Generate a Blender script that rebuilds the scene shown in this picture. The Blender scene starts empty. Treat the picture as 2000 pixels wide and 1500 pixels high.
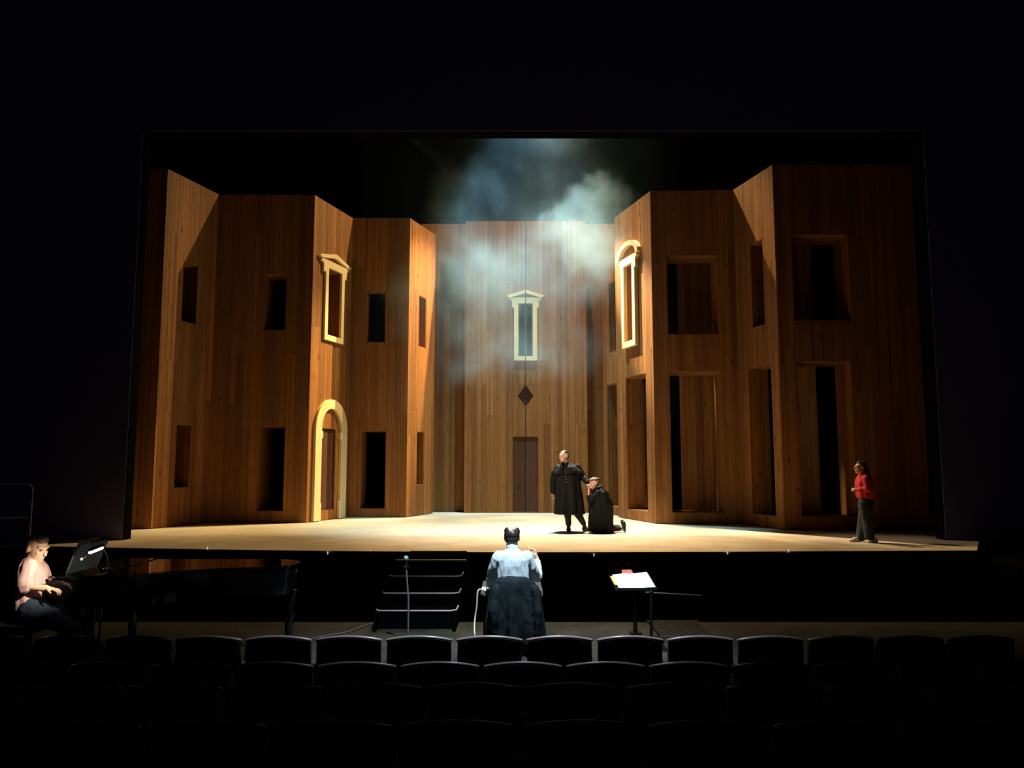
import bpy, bmesh, math, random
from mathutils import Vector, Matrix, noise

random.seed(7)
scn = bpy.context.scene
COL = scn.collection
CZ = 1.51                       # eye height above the stage floor
TH = math.atan(154 / 1500)      # camera tilts up a little
CT, ST = math.cos(TH), math.sin(TH)
FL = -0.59                      # stalls floor
WALL_H = 8.55

# ------------------------------------------------------------------ camera, world, lights, exposure
cam_d = bpy.data.cameras.new('camera')
cam_d.sensor_width = 36.0
cam_d.lens = 27.0
cam_d.clip_end = 200
cam = bpy.data.objects.new('camera', cam_d)
COL.objects.link(cam)
cam.location = (0, 0, CZ)
cam.rotation_euler = (math.pi / 2 + TH, 0, 0)
scn.camera = cam

w = bpy.data.worlds.new('dark_house')
scn.world = w
w.use_nodes = True
w.node_tree.nodes['Background'].inputs[0].default_value = (0.22, 0.2, 1.0, 1)
w.node_tree.nodes['Background'].inputs[1].default_value = 0.004

scn.view_settings.view_transform = 'Standard'
scn.view_settings.look = 'None'
scn.view_settings.gamma = 1
scn.view_settings.use_curve_mapping = False
scn.view_settings.exposure = 0.0
scn.cycles.max_bounces = 6
scn.cycles.diffuse_bounces = 4
scn.cycles.glossy_bounces = 3
scn.cycles.volume_bounces = 0
scn.cycles.volume_step_rate = 1.6
scn.cycles.volume_max_steps = 96
scn.cycles.use_denoising = True
scn.cycles.sample_clamp_indirect = 4.0
scn.cycles.caustics_reflective = False
scn.cycles.caustics_refractive = False


def spot(name, loc, target, power, col, angle, blend=0.3, size=0.08):
    d = bpy.data.lights.new(name, 'SPOT')
    d.energy = power
    d.color = col
    d.spot_size = math.radians(angle)
    d.spot_blend = blend
    d.shadow_soft_size = size
    o = bpy.data.objects.new(name, d)
    COL.objects.link(o)
    o.location = loc
    o.rotation_euler = (Vector(target) - Vector(loc)).to_track_quat('-Z', 'Y').to_euler()
    return o


# flown lamps on the bar upstage of the courtyard
spot('key_spotlight', (1.9, 22.95, 14.6), (0.2, 18.5, 0), 8300, (1.0, 0.70, 0.32), 124, 1.0, 0.06)
spot('pool_spotlight', (1.7, 21.9, 14.4), (1.2, 17.5, 0), 25000, (1.0, 0.80, 0.50), 40, 1.0, 0.08)
spot('haze_spotlight', (0.45, 21.2, 14.0), (0.30, 20.2, 0), 12000, (0.46, 0.86, 1.0), 50, 0.7, 0.10)
spot('facade_spotlight', (-0.6, 24.3, 12.3), (3.2, 20.3, 5.8), 34000, (1.0, 0.80, 0.48), 17, 0.9, 0.05)
spot('arch_spotlight', (2.6, 24.2, 12.3), (-3.6, 21.2, 3.8), 19000, (1.0, 0.70, 0.30), 34, 0.9, 0.05)
spot('side_spotlight', (-3.2, 20.4, 10.8), (6.8, 15.0, 0.6), 3200, (1.0, 0.80, 0.55), 15, 0.9, 0.05)
# follow spot from the house on the couple
spot('follow_spotlight', (-6.0, 5.0, 9.5), (1.6, 17.1, 1.2), 9000, (1.0, 0.82, 0.62), 8, 0.9, 0.05)
# a spot over the conductor, another over the score stand
spot('conductor_spotlight', (0.25, 6.2, 5.6), (0.0, 7.4, 0.35), 3300, (0.80, 0.92, 1.0), 60, 1.0, 0.05)
spot('score_spotlight', (1.7, 8.2, 3.4), (1.41, 8.65, 0.2), 260, (0.95, 0.97, 1.0), 12, 0.3, 0.03)

# ------------------------------------------------------------------ pixels to points
def ray(x, y):
    a = (x - 1000) / 1500
    b = (750 - y) / 1500
    return Vector((a, CT - b * ST, ST + b * CT))


def onz(x, y, z):
    d = ray(x, y)
    t = (z - CZ) / d.z
    return Vector((d.x * t, d.y * t, z))


def at(x, y, D):
    d = ray(x, y)
    t = D / d.y
    return Vector((d.x * t, D, CZ + d.z * t))


# ------------------------------------------------------------------ materials
def mat(name, col, rough=0.6, metal=0.0, emit=None, estr=0.0, spec=0.5, noise_amt=0.0, nscale=20.0, coat=0.0, sheen=0.0):
    m = bpy.data.materials.new(name)
    m.use_nodes = True
    nt = m.node_tree
    b = nt.nodes['Principled BSDF']
    b.inputs['Base Color'].default_value = (*col, 1)
    b.inputs['Roughness'].default_value = rough
    b.inputs['Metallic'].default_value = metal
    b.inputs['Specular IOR Level'].default_value = spec
    b.inputs['Coat Weight'].default_value = coat
    b.inputs['Sheen Weight'].default_value = sheen
    if emit:
        b.inputs['Emission Color'].default_value = (*emit, 1)
        b.inputs['Emission Strength'].default_value = estr
    if noise_amt:
        tc = nt.nodes.new('ShaderNodeTexCoord')
        n = nt.nodes.new('ShaderNodeTexNoise')
        n.inputs['Scale'].default_value = nscale
        n.inputs['Detail'].default_value = 5
        nt.links.new(tc.outputs['Object'], n.inputs['Vector'])
        mr = nt.nodes.new('ShaderNodeMapRange')
        mr.inputs['From Min'].default_value = 0.3
        mr.inputs['From Max'].default_value = 0.7
        mr.inputs['To Min'].default_value = 1 - noise_amt
        mr.inputs['To Max'].default_value = 1 + noise_amt
        nt.links.new(n.outputs['Fac'], mr.inputs['Value'])
        mx = nt.nodes.new('ShaderNodeVectorMath')
        mx.operation = 'SCALE'
        mx.inputs[0].default_value = col
        nt.links.new(mr.outputs['Result'], mx.inputs['Scale'])
        nt.links.new(mx.outputs['Vector'], b.inputs['Base Color'])
        bp = nt.nodes.new('ShaderNodeBump')
        bp.inputs['Strength'].default_value = 0.15
        nt.links.new(n.outputs['Fac'], bp.inputs['Height'])
        nt.links.new(bp.outputs['Normal'], b.inputs['Normal'])
    return m


def wood_mat(name, dark, light, var=0.35):
    m = bpy.data.materials.new(name)
    m.use_nodes = True
    nt = m.node_tree
    N, L = nt.nodes, nt.links
    b = N['Principled BSDF']
    b.inputs['Roughness'].default_value = 0.62
    b.inputs['Specular IOR Level'].default_value = 0.25
    tc = N.new('ShaderNodeTexCoord')
    oi = N.new('ShaderNodeObjectInfo')
    off = N.new('ShaderNodeVectorMath'); off.operation = 'MULTIPLY_ADD'
    comb = N.new('ShaderNodeCombineXYZ')
    L.new(oi.outputs['Random'], comb.inputs[0]); L.new(oi.outputs['Random'], comb.inputs[2])
    L.new(comb.outputs[0], off.inputs[0])
    off.inputs[1].default_value = (37, 11, 91)
    L.new(tc.outputs['Object'], off.inputs[2])

    def nz(scale, vscale, detail):
        mp = N.new('ShaderNodeMapping')
        mp.inputs['Scale'].default_value = vscale
        L.new(off.outputs[0], mp.inputs['Vector'])
        n = N.new('ShaderNodeTexNoise')
        n.inputs['Scale'].default_value = scale
        n.inputs['Detail'].default_value = detail
        L.new(mp.outputs[0], n.inputs['Vector'])
        return n
    grain = nz(14, (3.0, 3.0, 0.10), 6)
    strip = nz(3.2, (4.0, 4.0, 0.03), 1)
    knots = nz(5.0, (1.6, 1.6, 0.55), 2)
    ramp = N.new('ShaderNodeValToRGB')
    ramp.color_ramp.elements[0].position = 0.30
    ramp.color_ramp.elements[0].color = (*dark, 1)
    ramp.color_ramp.elements[1].position = 0.72
    ramp.color_ramp.elements[1].color = (*light, 1)
    mx = N.new('ShaderNodeMix'); mx.data_type = 'FLOAT'
    mx.inputs[0].default_value = 0.55
    L.new(grain.outputs['Fac'], mx.inputs[2]); L.new(strip.outputs['Fac'], mx.inputs[3])
    L.new(mx.outputs[0], ramp.inputs[0])
    # knots darken small spots
    kr = N.new('ShaderNodeMapRange')
    kr.inputs['From Min'].default_value = 0.66; kr.inputs['From Max'].default_value = 0.74
    kr.inputs['To Min'].default_value = 1.0; kr.inputs['To Max'].default_value = 0.45
    L.new(knots.outputs['Fac'], kr.inputs['Value'])
    # each board its own tone
    tr = N.new('ShaderNodeMapRange')
    tr.inputs['To Min'].default_value = 1 - var; tr.inputs['To Max'].default_value = 1 + var
    L.new(oi.outputs['Random'], tr.inputs['Value'])
    mul = N.new('ShaderNodeMath'); mul.operation = 'MULTIPLY'
    L.new(kr.outputs[0], mul.inputs[0]); L.new(tr.outputs[0], mul.inputs[1])
    sc = N.new('ShaderNodeVectorMath'); sc.operation = 'SCALE'
    L.new(ramp.outputs[0], sc.inputs[0]); L.new(mul.outputs[0], sc.inputs['Scale'])
    L.new(sc.outputs[0], b.inputs['Base Color'])
    bp = N.new('ShaderNodeBump'); bp.inputs['Strength'].default_value = 0.12
    L.new(grain.outputs['Fac'], bp.inputs['Height'])
    L.new(bp.outputs['Normal'], b.inputs['Normal'])
    return m


def floor_mat(name, c1, c2, rough, scale=0.6, spec=0.2, scratches=0.0):
    m = bpy.data.materials.new(name)
    m.use_nodes = True
    nt = m.node_tree; N, L = nt.nodes, nt.links
    b = N['Principled BSDF']
    b.inputs['Roughness'].default_value = rough
    b.inputs['Specular IOR Level'].default_value = spec
    tc = N.new('ShaderNodeTexCoord')
    n = N.new('ShaderNodeTexNoise'); n.inputs['Scale'].default_value = scale; n.inputs['Detail'].default_value = 8
    L.new(tc.outputs['Object'], n.inputs['Vector'])
    r = N.new('ShaderNodeValToRGB')
    r.color_ramp.elements[0].position = 0.35; r.color_ramp.elements[0].color = (*c1, 1)
    r.color_ramp.elements[1].position = 0.65; r.color_ramp.elements[1].color = (*c2, 1)
    L.new(n.outputs['Fac'], r.inputs[0])
    out = r.outputs[0]
    if scratches:
        wv = N.new('ShaderNodeTexVoronoi'); wv.feature = 'DISTANCE_TO_EDGE'; wv.inputs['Scale'].default_value = 2.3
        mp = N.new('ShaderNodeMapping'); mp.inputs['Rotation'].default_value = (0, 0, 0.5); mp.inputs['Scale'].default_value = (1.6, 0.35, 1)
        L.new(tc.outputs['Object'], mp.inputs[0]); L.new(mp.outputs[0], wv.inputs['Vector'])
        mr = N.new('ShaderNodeMapRange'); mr.inputs['From Max'].default_value = 0.012
        mr.inputs['To Min'].default_value = 1 + scratches; mr.inputs['To Max'].default_value = 1
        L.new(wv.outputs['Distance'], mr.inputs['Value'])
        s = N.new('ShaderNodeVectorMath'); s.operation = 'SCALE'
        L.new(out, s.inputs[0]); L.new(mr.outputs[0], s.inputs['Scale'])
        out = s.outputs[0]
    L.new(out, b.inputs['Base Color'])
    return m


M = {}
M['wood'] = wood_mat('orange_pine_boards', (0.150, 0.052, 0.012), (0.38, 0.162, 0.045), 0.22)
M['wood_dark'] = wood_mat('dark_stained_boards', (0.06, 0.022, 0.012), (0.12, 0.045, 0.022), 0.15)
M['cream'] = mat('cream_paint', (0.80, 0.62, 0.32), 0.6, noise_amt=0.04, nscale=8)
M['backing'] = mat('raw_black_backing', (0.012, 0.008, 0.006), 0.9)
M['stage'] = floor_mat('stage_cloth', (0.44, 0.38, 0.29), (0.52, 0.46, 0.36), 0.85, 0.8)
M['apron'] = floor_mat('apron_boards', (0.36, 0.28, 0.20), (0.44, 0.35, 0.25), 0.8, 1.4)
M['black'] = mat('matt_black', (0.003, 0.003, 0.004), 0.95, spec=0.0)
M['house'] = mat('house_wall_paint', (0.16, 0.15, 0.30), 0.95, spec=0.0)
M['drape'] = mat('black_velour', (0.004, 0.004, 0.005), 0.95, spec=0.0)
M['stalls'] = floor_mat('worn_grey_boards', (0.030, 0.032, 0.024), (0.062, 0.062, 0.048), 0.6, 2.5, 0.2, 0.8)
M['seat_fabric'] = mat('dark_seat_fabric', (0.012, 0.008, 0.016), 0.9, noise_amt=0.2, nscale=40)
M['seat_shell'] = mat('dark_seat_shell', (0.010, 0.007, 0.012), 0.7, spec=0.2)
M['seat_rim'] = mat('lacquered_seat_rim', (0.20, 0.165, 0.16), 0.3, spec=0.6)
M['steel'] = mat('dark_steel', (0.03, 0.03, 0.032), 0.4, 0.8)
M['chrome'] = mat('chrome', (0.6, 0.6, 0.6), 0.18, 1.0)
M['grey_metal'] = mat('grey_metal', (0.22, 0.22, 0.24), 0.45, 0.4)
M['piano'] = mat('piano_lacquer', (0.004, 0.004, 0.005), 0.035, spec=0.5, coat=0.6)
M['ivory'] = mat('white_keys', (0.7, 0.68, 0.6), 0.3)
M['paper'] = mat('paper', (0.85, 0.85, 0.82), 0.7)
M['paper_red'] = mat('red_cover', (0.8, 0.04, 0.02), 0.5)
M['paper_yellow'] = mat('yellow_cover', (0.85, 0.5, 0.12), 0.5)
M['tape'] = mat('pale_nosing_tape', (0.9, 0.88, 0.78), 0.5)
M['desk'] = mat('grey_desk_top', (0.10, 0.10, 0.095), 0.5)
M['cable'] = mat('grey_cable', (0.5, 0.5, 0.47), 0.5)
M['mic'] = mat('green_foam', (0.42, 0.62, 0.55), 0.9)
M['baton'] = mat('yellow_baton', (0.95, 0.62, 0.12), 0.5)
M['skin'] = mat('skin', (0.74, 0.45, 0.32), 0.55, noise_amt=0.05, nscale=15)
M['eye'] = mat('dark_eye', (0.02, 0.012, 0.01), 0.2)
M['hair_dark'] = mat('dark_hair', (0.014, 0.010, 0.008), 0.5, noise_amt=0.4, nscale=60)
M['hair_brown'] = mat('brown_hair', (0.14, 0.075, 0.035), 0.5, noise_amt=0.4, nscale=60)
M['hair_grey'] = mat('grey_hair', (0.20, 0.15, 0.11), 0.6, noise_amt=0.4, nscale=60)
M['coat'] = mat('black_wool', (0.0035, 0.0035, 0.005), 0.7, spec=0.22, noise_amt=0.25, nscale=25)
M['trouser'] = mat('charcoal_cloth', (0.014, 0.014, 0.018), 0.85, noise_amt=0.2, nscale=25)
M['boot'] = mat('black_leather', (0.012, 0.010, 0.010), 0.4)
M['button'] = mat('copper_button', (0.55, 0.16, 0.07), 0.3, 0.6)
M['red_knit'] = mat('red_knit', (0.62, 0.018, 0.035), 0.8, noise_amt=0.1, nscale=60)
M['shoe_white'] = mat('off_white_shoe', (0.70, 0.62, 0.44), 0.6)
M['shirt_blue'] = mat('pale_blue_cotton', (0.55, 0.68, 0.78), 0.8, noise_amt=0.04, nscale=30)
M['shirt_pink'] = mat('pink_cotton', (0.80, 0.50, 0.50), 0.8, noise_amt=0.04, nscale=30)
M['jeans'] = mat('blue_denim', (0.025, 0.045, 0.08), 0.85, noise_amt=0.2, nscale=40)
M['jacket'] = mat('dark_green_blue_wool', (0.006, 0.012, 0.016), 0.85, spec=0.2, noise_amt=0.2, nscale=25)
M['tape_thin'] = mat('grey_nosing_tape', (0.6, 0.56, 0.55), 0.5)  # greyer, darker tape for the lower treads
M['grey_slat'] = mat('grey_slats', (0.05, 0.048, 0.04), 0.6)
M['paper_dim'] = mat('dimmed_white_paper', (0.12, 0.12, 0.115), 0.7)  # white paper with the dimness put into its colour
M['rail_metal'] = mat('painted_rail', (0.4, 0.36, 0.6), 0.6)
M['lamp_glow'] = mat('lamp_glow', (1, 1, 1), 0.5, emit=(1, 0.95, 0.85), estr=9)
M['dot_glow'] = mat('glint_glow', (1, 1, 1), 0.5, emit=(1, 0.85, 0.6), estr=0.5)  # glow standing in for glints on small fittings
M['red_glow'] = mat('red_marker_glow', (0.2, 0, 0), 0.5, emit=(1, 0.03, 0.01), estr=0.12)

# ------------------------------------------------------------------ mesh helpers (world coordinates in, parent offset taken out)
def wloc(o):
    p = Vector((0, 0, 0))
    while o is not None:
        p += o.location
        o = o.parent
    return p


def empty(name, loc, label, cat, group=None, kind=None):
    o = bpy.data.objects.new(name, None)
    COL.objects.link(o)
    o.location = loc
    o.empty_display_size = 0.2
    if label: o['label'] = label
    if cat: o['category'] = cat
    if group: o['group'] = group
    if kind: o['kind'] = kind
    return o


def tag(o, label=None, cat=None, group=None, kind=None):
    if label: o['label'] = label
    if cat: o['category'] = cat
    if group: o['group'] = group
    if kind: o['kind'] = kind
    return o


def build(name, bm, m, parent=None, smooth=False, origin=None):
    """bm in world coordinates; the object's origin goes to `origin`, else the parent's."""
    pl = wloc(parent) if parent else Vector((0, 0, 0))
    org = Vector(origin) if origin is not None else pl
    bmesh.ops.translate(bm, verts=bm.verts, vec=-org)
    me = bpy.data.meshes.new(name)
    bm.to_mesh(me); bm.free()
    if smooth:
        for p in me.polygons: p.use_smooth = True
    me.materials.append(m)
    o = bpy.data.objects.new(name, me)
    COL.objects.link(o)
    o.location = org - pl
    if parent: o.parent = parent
    return o


def box(bm, c, s, rot=None):
    r = bmesh.ops.create_cube(bm, size=1)
    mt = Matrix.Translation(Vector(c)) @ (rot.to_4x4() if rot else Matrix()) @ Matrix.Diagonal((*s, 1))
    bmesh.ops.transform(bm, matrix=mt, verts=r['verts'])
    return r['verts']


def prism(bm, pts, offs):
    """pts: closed list of 3-D points (planar, may be concave); extruded by vector offs."""
    a = [bm.verts.new(p) for p in pts]
    c = [bm.verts.new(Vector(p) + offs) for p in pts]
    f1 = bm.faces.new(a); f2 = bm.faces.new(list(reversed(c)))
    n = len(pts)
    for i in range(n):
        bm.faces.new((a[i], c[i], c[(i + 1) % n], a[(i + 1) % n]))
    f1.normal_update(); f2.normal_update()
    bmesh.ops.triangulate(bm, faces=[f1, f2], ngon_method='EAR_CLIP')


def tube(bm, pts, rs, seg=10, flat=None, cap=True):
    """a swept tube with round ends through pts; rs one radius or a list."""
    pts = [Vector(p) for p in pts]
    if not isinstance(rs, (list, tuple)): rs = [rs] * len(pts)
    rings = []
    up = Vector((0, 0, 1))
    prev = None
    for i, p in enumerate(pts):
        if i == 0: d = pts[1] - p
        elif i == len(pts) - 1: d = p - pts[i - 1]
        else: d = (pts[i + 1] - p).normalized() + (p - pts[i - 1]).normalized()
        d.normalize()
        if prev is None:
            a = d.cross(up)
            if a.length < 1e-3: a = d.cross(Vector((1, 0, 0)))
            a.normalize()
        else:
            a = (prev - d * prev.dot(d)).normalized()
        prev = a
        b = d.cross(a)
        rings.append((p, d, a, b, rs[i]))
    full = []
    if cap:
        p, d, a, b, r = rings[0]
        for k in (0.25, 0.7): full.append((p - d * r * math.cos(math.asin(k)), a, b, r * k))
    for p, d, a, b, r in rings: full.append((p, a, b, r))
    if cap:
        p, d, a, b, r = rings[-1]
        for k in (0.7, 0.25): full.append((p + d * r * math.cos(math.asin(k)), a, b, r * k))
    V = []
    for p, a, b, r in full:
        V.append([bm.verts.new(p + a * (math.cos(t) * r) + b * (math.sin(t) * r)) for t in [2 * math.pi * j / seg for j in range(seg)]])
    for i in range(len(V) - 1):
        for j in range(seg):
            bm.faces.new((V[i][j], V[i][(j + 1) % seg], V[i + 1][(j + 1) % seg], V[i + 1][j]))
    bm.faces.new(list(reversed(V[0]))); bm.faces.new(V[-1])


def ell(bm, c, r, rot=None, seg=16, rings=10):
    v = bmesh.ops.create_uvsphere(bm, u_segments=seg, v_segments=rings, radius=1)['verts']
    mt = Matrix.Translation(Vector(c)) @ (rot.to_4x4() if rot else Matrix()) @ Matrix.Diagonal((r[0], r[1], r[2], 1))
    bmesh.ops.transform(bm, matrix=mt, verts=v)


def loft(bm, rings, seg=28, fold=0.0, nf=7, ph=0.0, yaw=0.0):
    """rings: (centre, rx, ry) horizontal ellipses from the bottom up; fold: relative depth of vertical folds, strongest at the bottom."""
    V = []
    n = len(rings)
    for i, (c, rx, ry) in enumerate(rings):
        c = Vector(c)
        k = fold * (1 - i / max(1, n - 1))
        ring = []
        for j in range(seg):
            t = 2 * math.pi * j / seg
            m = 1 + k * math.sin(nf * t + ph + 0.6 * math.sin(2 * t))
            x, y = math.cos(t) * rx * m, math.sin(t) * ry * m
            ring.append(bm.verts.new(c + Vector((x * math.cos(yaw) - y * math.sin(yaw), x * math.sin(yaw) + y * math.cos(yaw), 0))))
        V.append(ring)
    for i in range(n - 1):
        for j in range(seg):
            bm.faces.new((V[i][j], V[i][(j + 1) % seg], V[i + 1][(j + 1) % seg], V[i + 1][j]))
    bm.faces.new(list(reversed(V[0]))); bm.faces.new(V[-1])


def remesh_build(name, bm, m, parent, voxel, folds=0.0, fscale=9.0, smooth_it=2):
    """fuse overlapping closed pieces into one continuous skin."""
    pl = wloc(parent) if parent else Vector((0, 0, 0))
    bmesh.ops.recalc_face_normals(bm, faces=bm.faces)
    bmesh.ops.translate(bm, verts=bm.verts, vec=-pl)
    me = bpy.data.meshes.new(name + '_raw')
    bm.to_mesh(me); bm.free()
    tmp = bpy.data.objects.new('tmp', me)
    COL.objects.link(tmp)
    r = tmp.modifiers.new('r', 'REMESH'); r.mode = 'VOXEL'; r.voxel_size = voxel; r.use_smooth_shade = True
    s = tmp.modifiers.new('s', 'SMOOTH'); s.iterations = smooth_it; s.factor = 0.5
    dg = bpy.context.evaluated_depsgraph_get()
    dg.update()
    new = bpy.data.meshes.new_from_object(tmp.evaluated_get(dg))
    bpy.data.objects.remove(tmp); bpy.data.meshes.remove(me)
    new.name = name
    if folds:
        nrm = [v.normal.copy() for v in new.vertices]
        for v, nn in zip(new.vertices, nrm):
            p = v.co
            q = Vector((p.x * fscale, p.y * fscale, p.z * fscale * 0.35))
            v.co = p + nn * (folds * (noise.noise(q) + 0.5 * noise.noise(q * 2.3)))
    for p in new.polygons: p.use_smooth = True
    new.materials.clear(); new.materials.append(m)
    o = bpy.data.objects.new(name, new)
    COL.objects.link(o)
    if parent: o.parent = parent
    return o


def one_box(name, c, s, m, parent=None, rot=None, origin=None):
    bm = bmesh.new(); box(bm, c, s, rot)
    return build(name, bm, m, parent, origin=origin if origin is not None else c)


# ------------------------------------------------------------------ stage, pit, house
edge_px = [(-500, 1050), (0, 1065), (200, 1069), (420, 1073), (640, 1076), (1000, 1078.5), (1400, 1077.5), (1800, 1075.5), (1908, 1075)]
edge = [onz(x, y, 0) for x, y in edge_px]
edge[0] = Vector((-13, 14.4, 0))
seam_y = onz(1000, 1046, 0).y
bm = bmesh.new()
prism(bm, [Vector((-13, seam_y + 0.002, -0.06)), Vector((13, seam_y + 0.002, -0.06)), Vector((13, 27, -0.06)), Vector((-13, 27, -0.06))], Vector((0, 0, 0.06)))
tag(build('floor', bm, M['stage']), 'pale stage floor cloth under the wooden courtyard walls', kind='structure')
bm = bmesh.new()
e2 = [Vector((p.x, p.y, -0.03)) for p in edge]
prism(bm, e2 + [Vector((9.1, 15.2, -0.03)), Vector((13, 15.2, -0.03)), Vector((13, seam_y, -0.03)), Vector((-13, seam_y, -0.03))], Vector((0, 0, 0.03)))
tag(build('floor_apron', bm, M['apron']), 'tan front strip of the stage floor ending at the pit', kind='structure')
# black stage front down into the pit
bm = bmesh.new()
f2 = [Vector((p.x, p.y + 0.02, -3.0)) for p in edge]
prism(bm, f2 + [Vector((p.x, p.y + 0.30, -3.0)) for p in reversed(edge)], Vector((0, 0, 2.965)))
tag(build('wall_pit', bm, M['black']), 'black stage front above the orchestra pit', kind='structure')
one = one_box('floor_pit', (0, 12.2, -3.05), (26, 5.5, 0.1), M['black']); tag(one, 'dark floor of the orchestra pit', kind='structure')
# lower ledge beside the stage, far end
bm = bmesh.new()
prism(bm, [Vector((8.2, 12.7, -0.35)), Vector((13, 12.0, -0.35)), Vector((13, 15.1, -0.35)), Vector((8.35, 15.1, -0.35))], Vector((0, 0, 0.17)))
tag(build('floor_side_stage', bm, M['black']), 'low dark side ledge beyond the stage edge', kind='structure')
# stalls floor with raked steps
pit_lip = onz(1000, 1215, FL).y
bm = bmesh.new()
box(bm, (0, (pit_lip + 5.0) / 2, FL - 0.1), (24, pit_lip - 5.0, 0.2))
tag(build('floor_stalls', bm, M['stalls']), 'worn grey floor between the front row and the pit', kind='structure')
ROWS = [  # depth, top pixel row, seat pitch px, centre px, count each way
    dict(D=6.00, y=1240, pitch=137.0, cx=956.0),
    dict(D=5.10, y=1290, pitch=161.5, cx=1021.0),
    dict(D=4.23, y=1331, pitch=195.0, cx=926.0),
    dict(D=3.37, y=1402, pitch=245.0, cx=1138.0),
]
SEAT_H = 0.80
for r in ROWS:
    r['z'] = at(1000, r['y'], r['D']).z - SEAT_H
bounds = [5.0 + 0.55, 4.66, 3.80, 2.94, 1.5]
for i, r in enumerate(ROWS):
    y1 = (5.55, 4.66, 3.80, 2.94)[i]; y0 = (4.66, 3.80, 2.94, 1.2)[i]
    if i == 0: r['z'] = max(r['z'], FL - 0.04)
    bm = bmesh.new(); box(bm, (0, (y0 + y1) / 2, r['z'] - 0.3), (24, y1 - y0, 0.6))
    tag(build('floor_step', bm, M['black']), 'dark stepped floor under seat row', kind='structure')
# house walls, proscenium
JX0, JX1 = at(249, 1000, 15.45).x, at(1836, 1000, 15.45).x
def struct_box(name, lo, hi, m, label):
    c = [(a + b) / 2 for a, b in zip(lo, hi)]; s = [b - a for a, b in zip(lo, hi)]
    return tag(one_box(name, c, s, m), label, kind='structure')
struct_box('wall_proscenium', (-13, 15.3, 0), (JX0, 15.31, 16), M['house'], 'dark proscenium wall beside the stage, piano side')
struct_box('wall_proscenium', (JX1, 15.3, 0), (13, 15.31, 16), M['house'], 'dark proscenium wall beside the stage, behind the woman in red')
hz = at(1000, 262, 15.45).z
struct_box('trim_1', (JX0, 15.3, hz), (JX1, 15.31, 17), M['house'], 'dark header across the top of the stage opening')
struct_box('trim_3', (JX0 - 2, 15.32, hz - 0.03), (JX1 + 2, 15.6, 17), M['drape'], 'black border behind the stage header')
struct_box('trim_4', (-13, 15.32, 0), (JX0 + 0.02, 15.6, 16), M['drape'], 'black masking behind the proscenium, piano side')
struct_box('trim_5', (JX1 - 0.02, 15.32, 0), (13, 15.6, 16), M['drape'], 'black masking behind the proscenium, far side')
struct_box('light_flag', (1.3, 22.50, 14.10), (2.55, 22.54, 15.8), M['drape'], 'added unseen black flag keeping the key light off the stalls')  # added flag out of view, cuts key light off stair and stalls
struct_box('wall_left', (-13.2, -1, -3), (-13, 15.3, 17), M['house'], 'dim house wall on the piano side')
struct_box('wall_right', (13, -1, -3), (13.2, 15.3, 17), M['house'], 'dim house wall beyond the side ledge')
struct_box('wall_wing', (-13.2, 15.6, -3), (-13, 27, 17), M['drape'], 'black wing drape, piano side')
struct_box('wall_wing', (13, 15.6, -3), (13.2, 27, 17), M['drape'], 'black wing drape, far side')
# black velour backdrop, gently pleated
bm = bmesh.new()
cols = []
for i in range(160):
    x = -13 + 26 * i / 159
    y = 26.4 + 0.10 * math.sin(i * 1.3)
    cols.append((bm.verts.new((x, y, 0)), bm.verts.new((x, y, 17))))
for a, b in zip(cols, cols[1:]): bm.faces.new((a[0], b[0], b[1], a[1]))
tag(build('wall_back', bm, M['drape'], smooth=True), 'black velour drape closing the stage behind the set', kind='structure')

# ------------------------------------------------------------------ scenic walls
def cornerpt(x, y):
    p = onz(x, y, WALL_H); return Vector((p.x, p.y))


class Face:
    def __init__(self, p0, p1, h=WALL_H):
        self.p0, self.p1, self.h = Vector(p0), Vector(p1), h
        d = self.p1 - self.p0
        self.L = d.length
        self.u = d.normalized()
        n = Vector((self.u.y, -self.u.x))
        if n.dot(-self.p0) < 0: n = -n
        self.n = n

    def pt(self, u, z, n=0.0):
        q = self.p0 + self.u * u + self.n * n
        return Vector((q.x, q.y, z))

    def uz(self, x, y):
        d = ray(x, y)
        t = self.p0.dot(self.n) / (d.x * self.n.x + d.y * self.n.y)
        q = Vector((d.x * t, d.y * t)) - self.p0
        return q.dot(self.u), CZ + d.z * t

    def rect(self, pxs):
        a = [self.uz(*p) for p in pxs]          # tl, tr, br, bl
        return ((a[0][0] + a[3][0]) / 2, (a[1][0] + a[2][0]) / 2, (a[2][1] + a[3][1]) / 2, (a[0][1] + a[1][1]) / 2)


def slabbox(bm, F, u0, u1, z0, z1, n0, n1):
    if u1 - u0 < 1e-3 or z1 - z0 < 1e-3: return
    prism(bm, [F.pt(u0, z0, n0), F.pt(u1, z0, n0), F.pt(u1, z0, n1), F.pt(u0, z0, n1)], Vector((0, 0, z1 - z0)))


def spans(z0, z1, cuts):
    out = [(z0, z1)]
    for a, b in cuts:
        nxt = []
        for s, e in out:
            if b <= s or a >= e: nxt.append((s, e)); continue
            if a > s: nxt.append((s, a))
            if b < e: nxt.append((b, e))
        out = nxt
    return out


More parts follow.
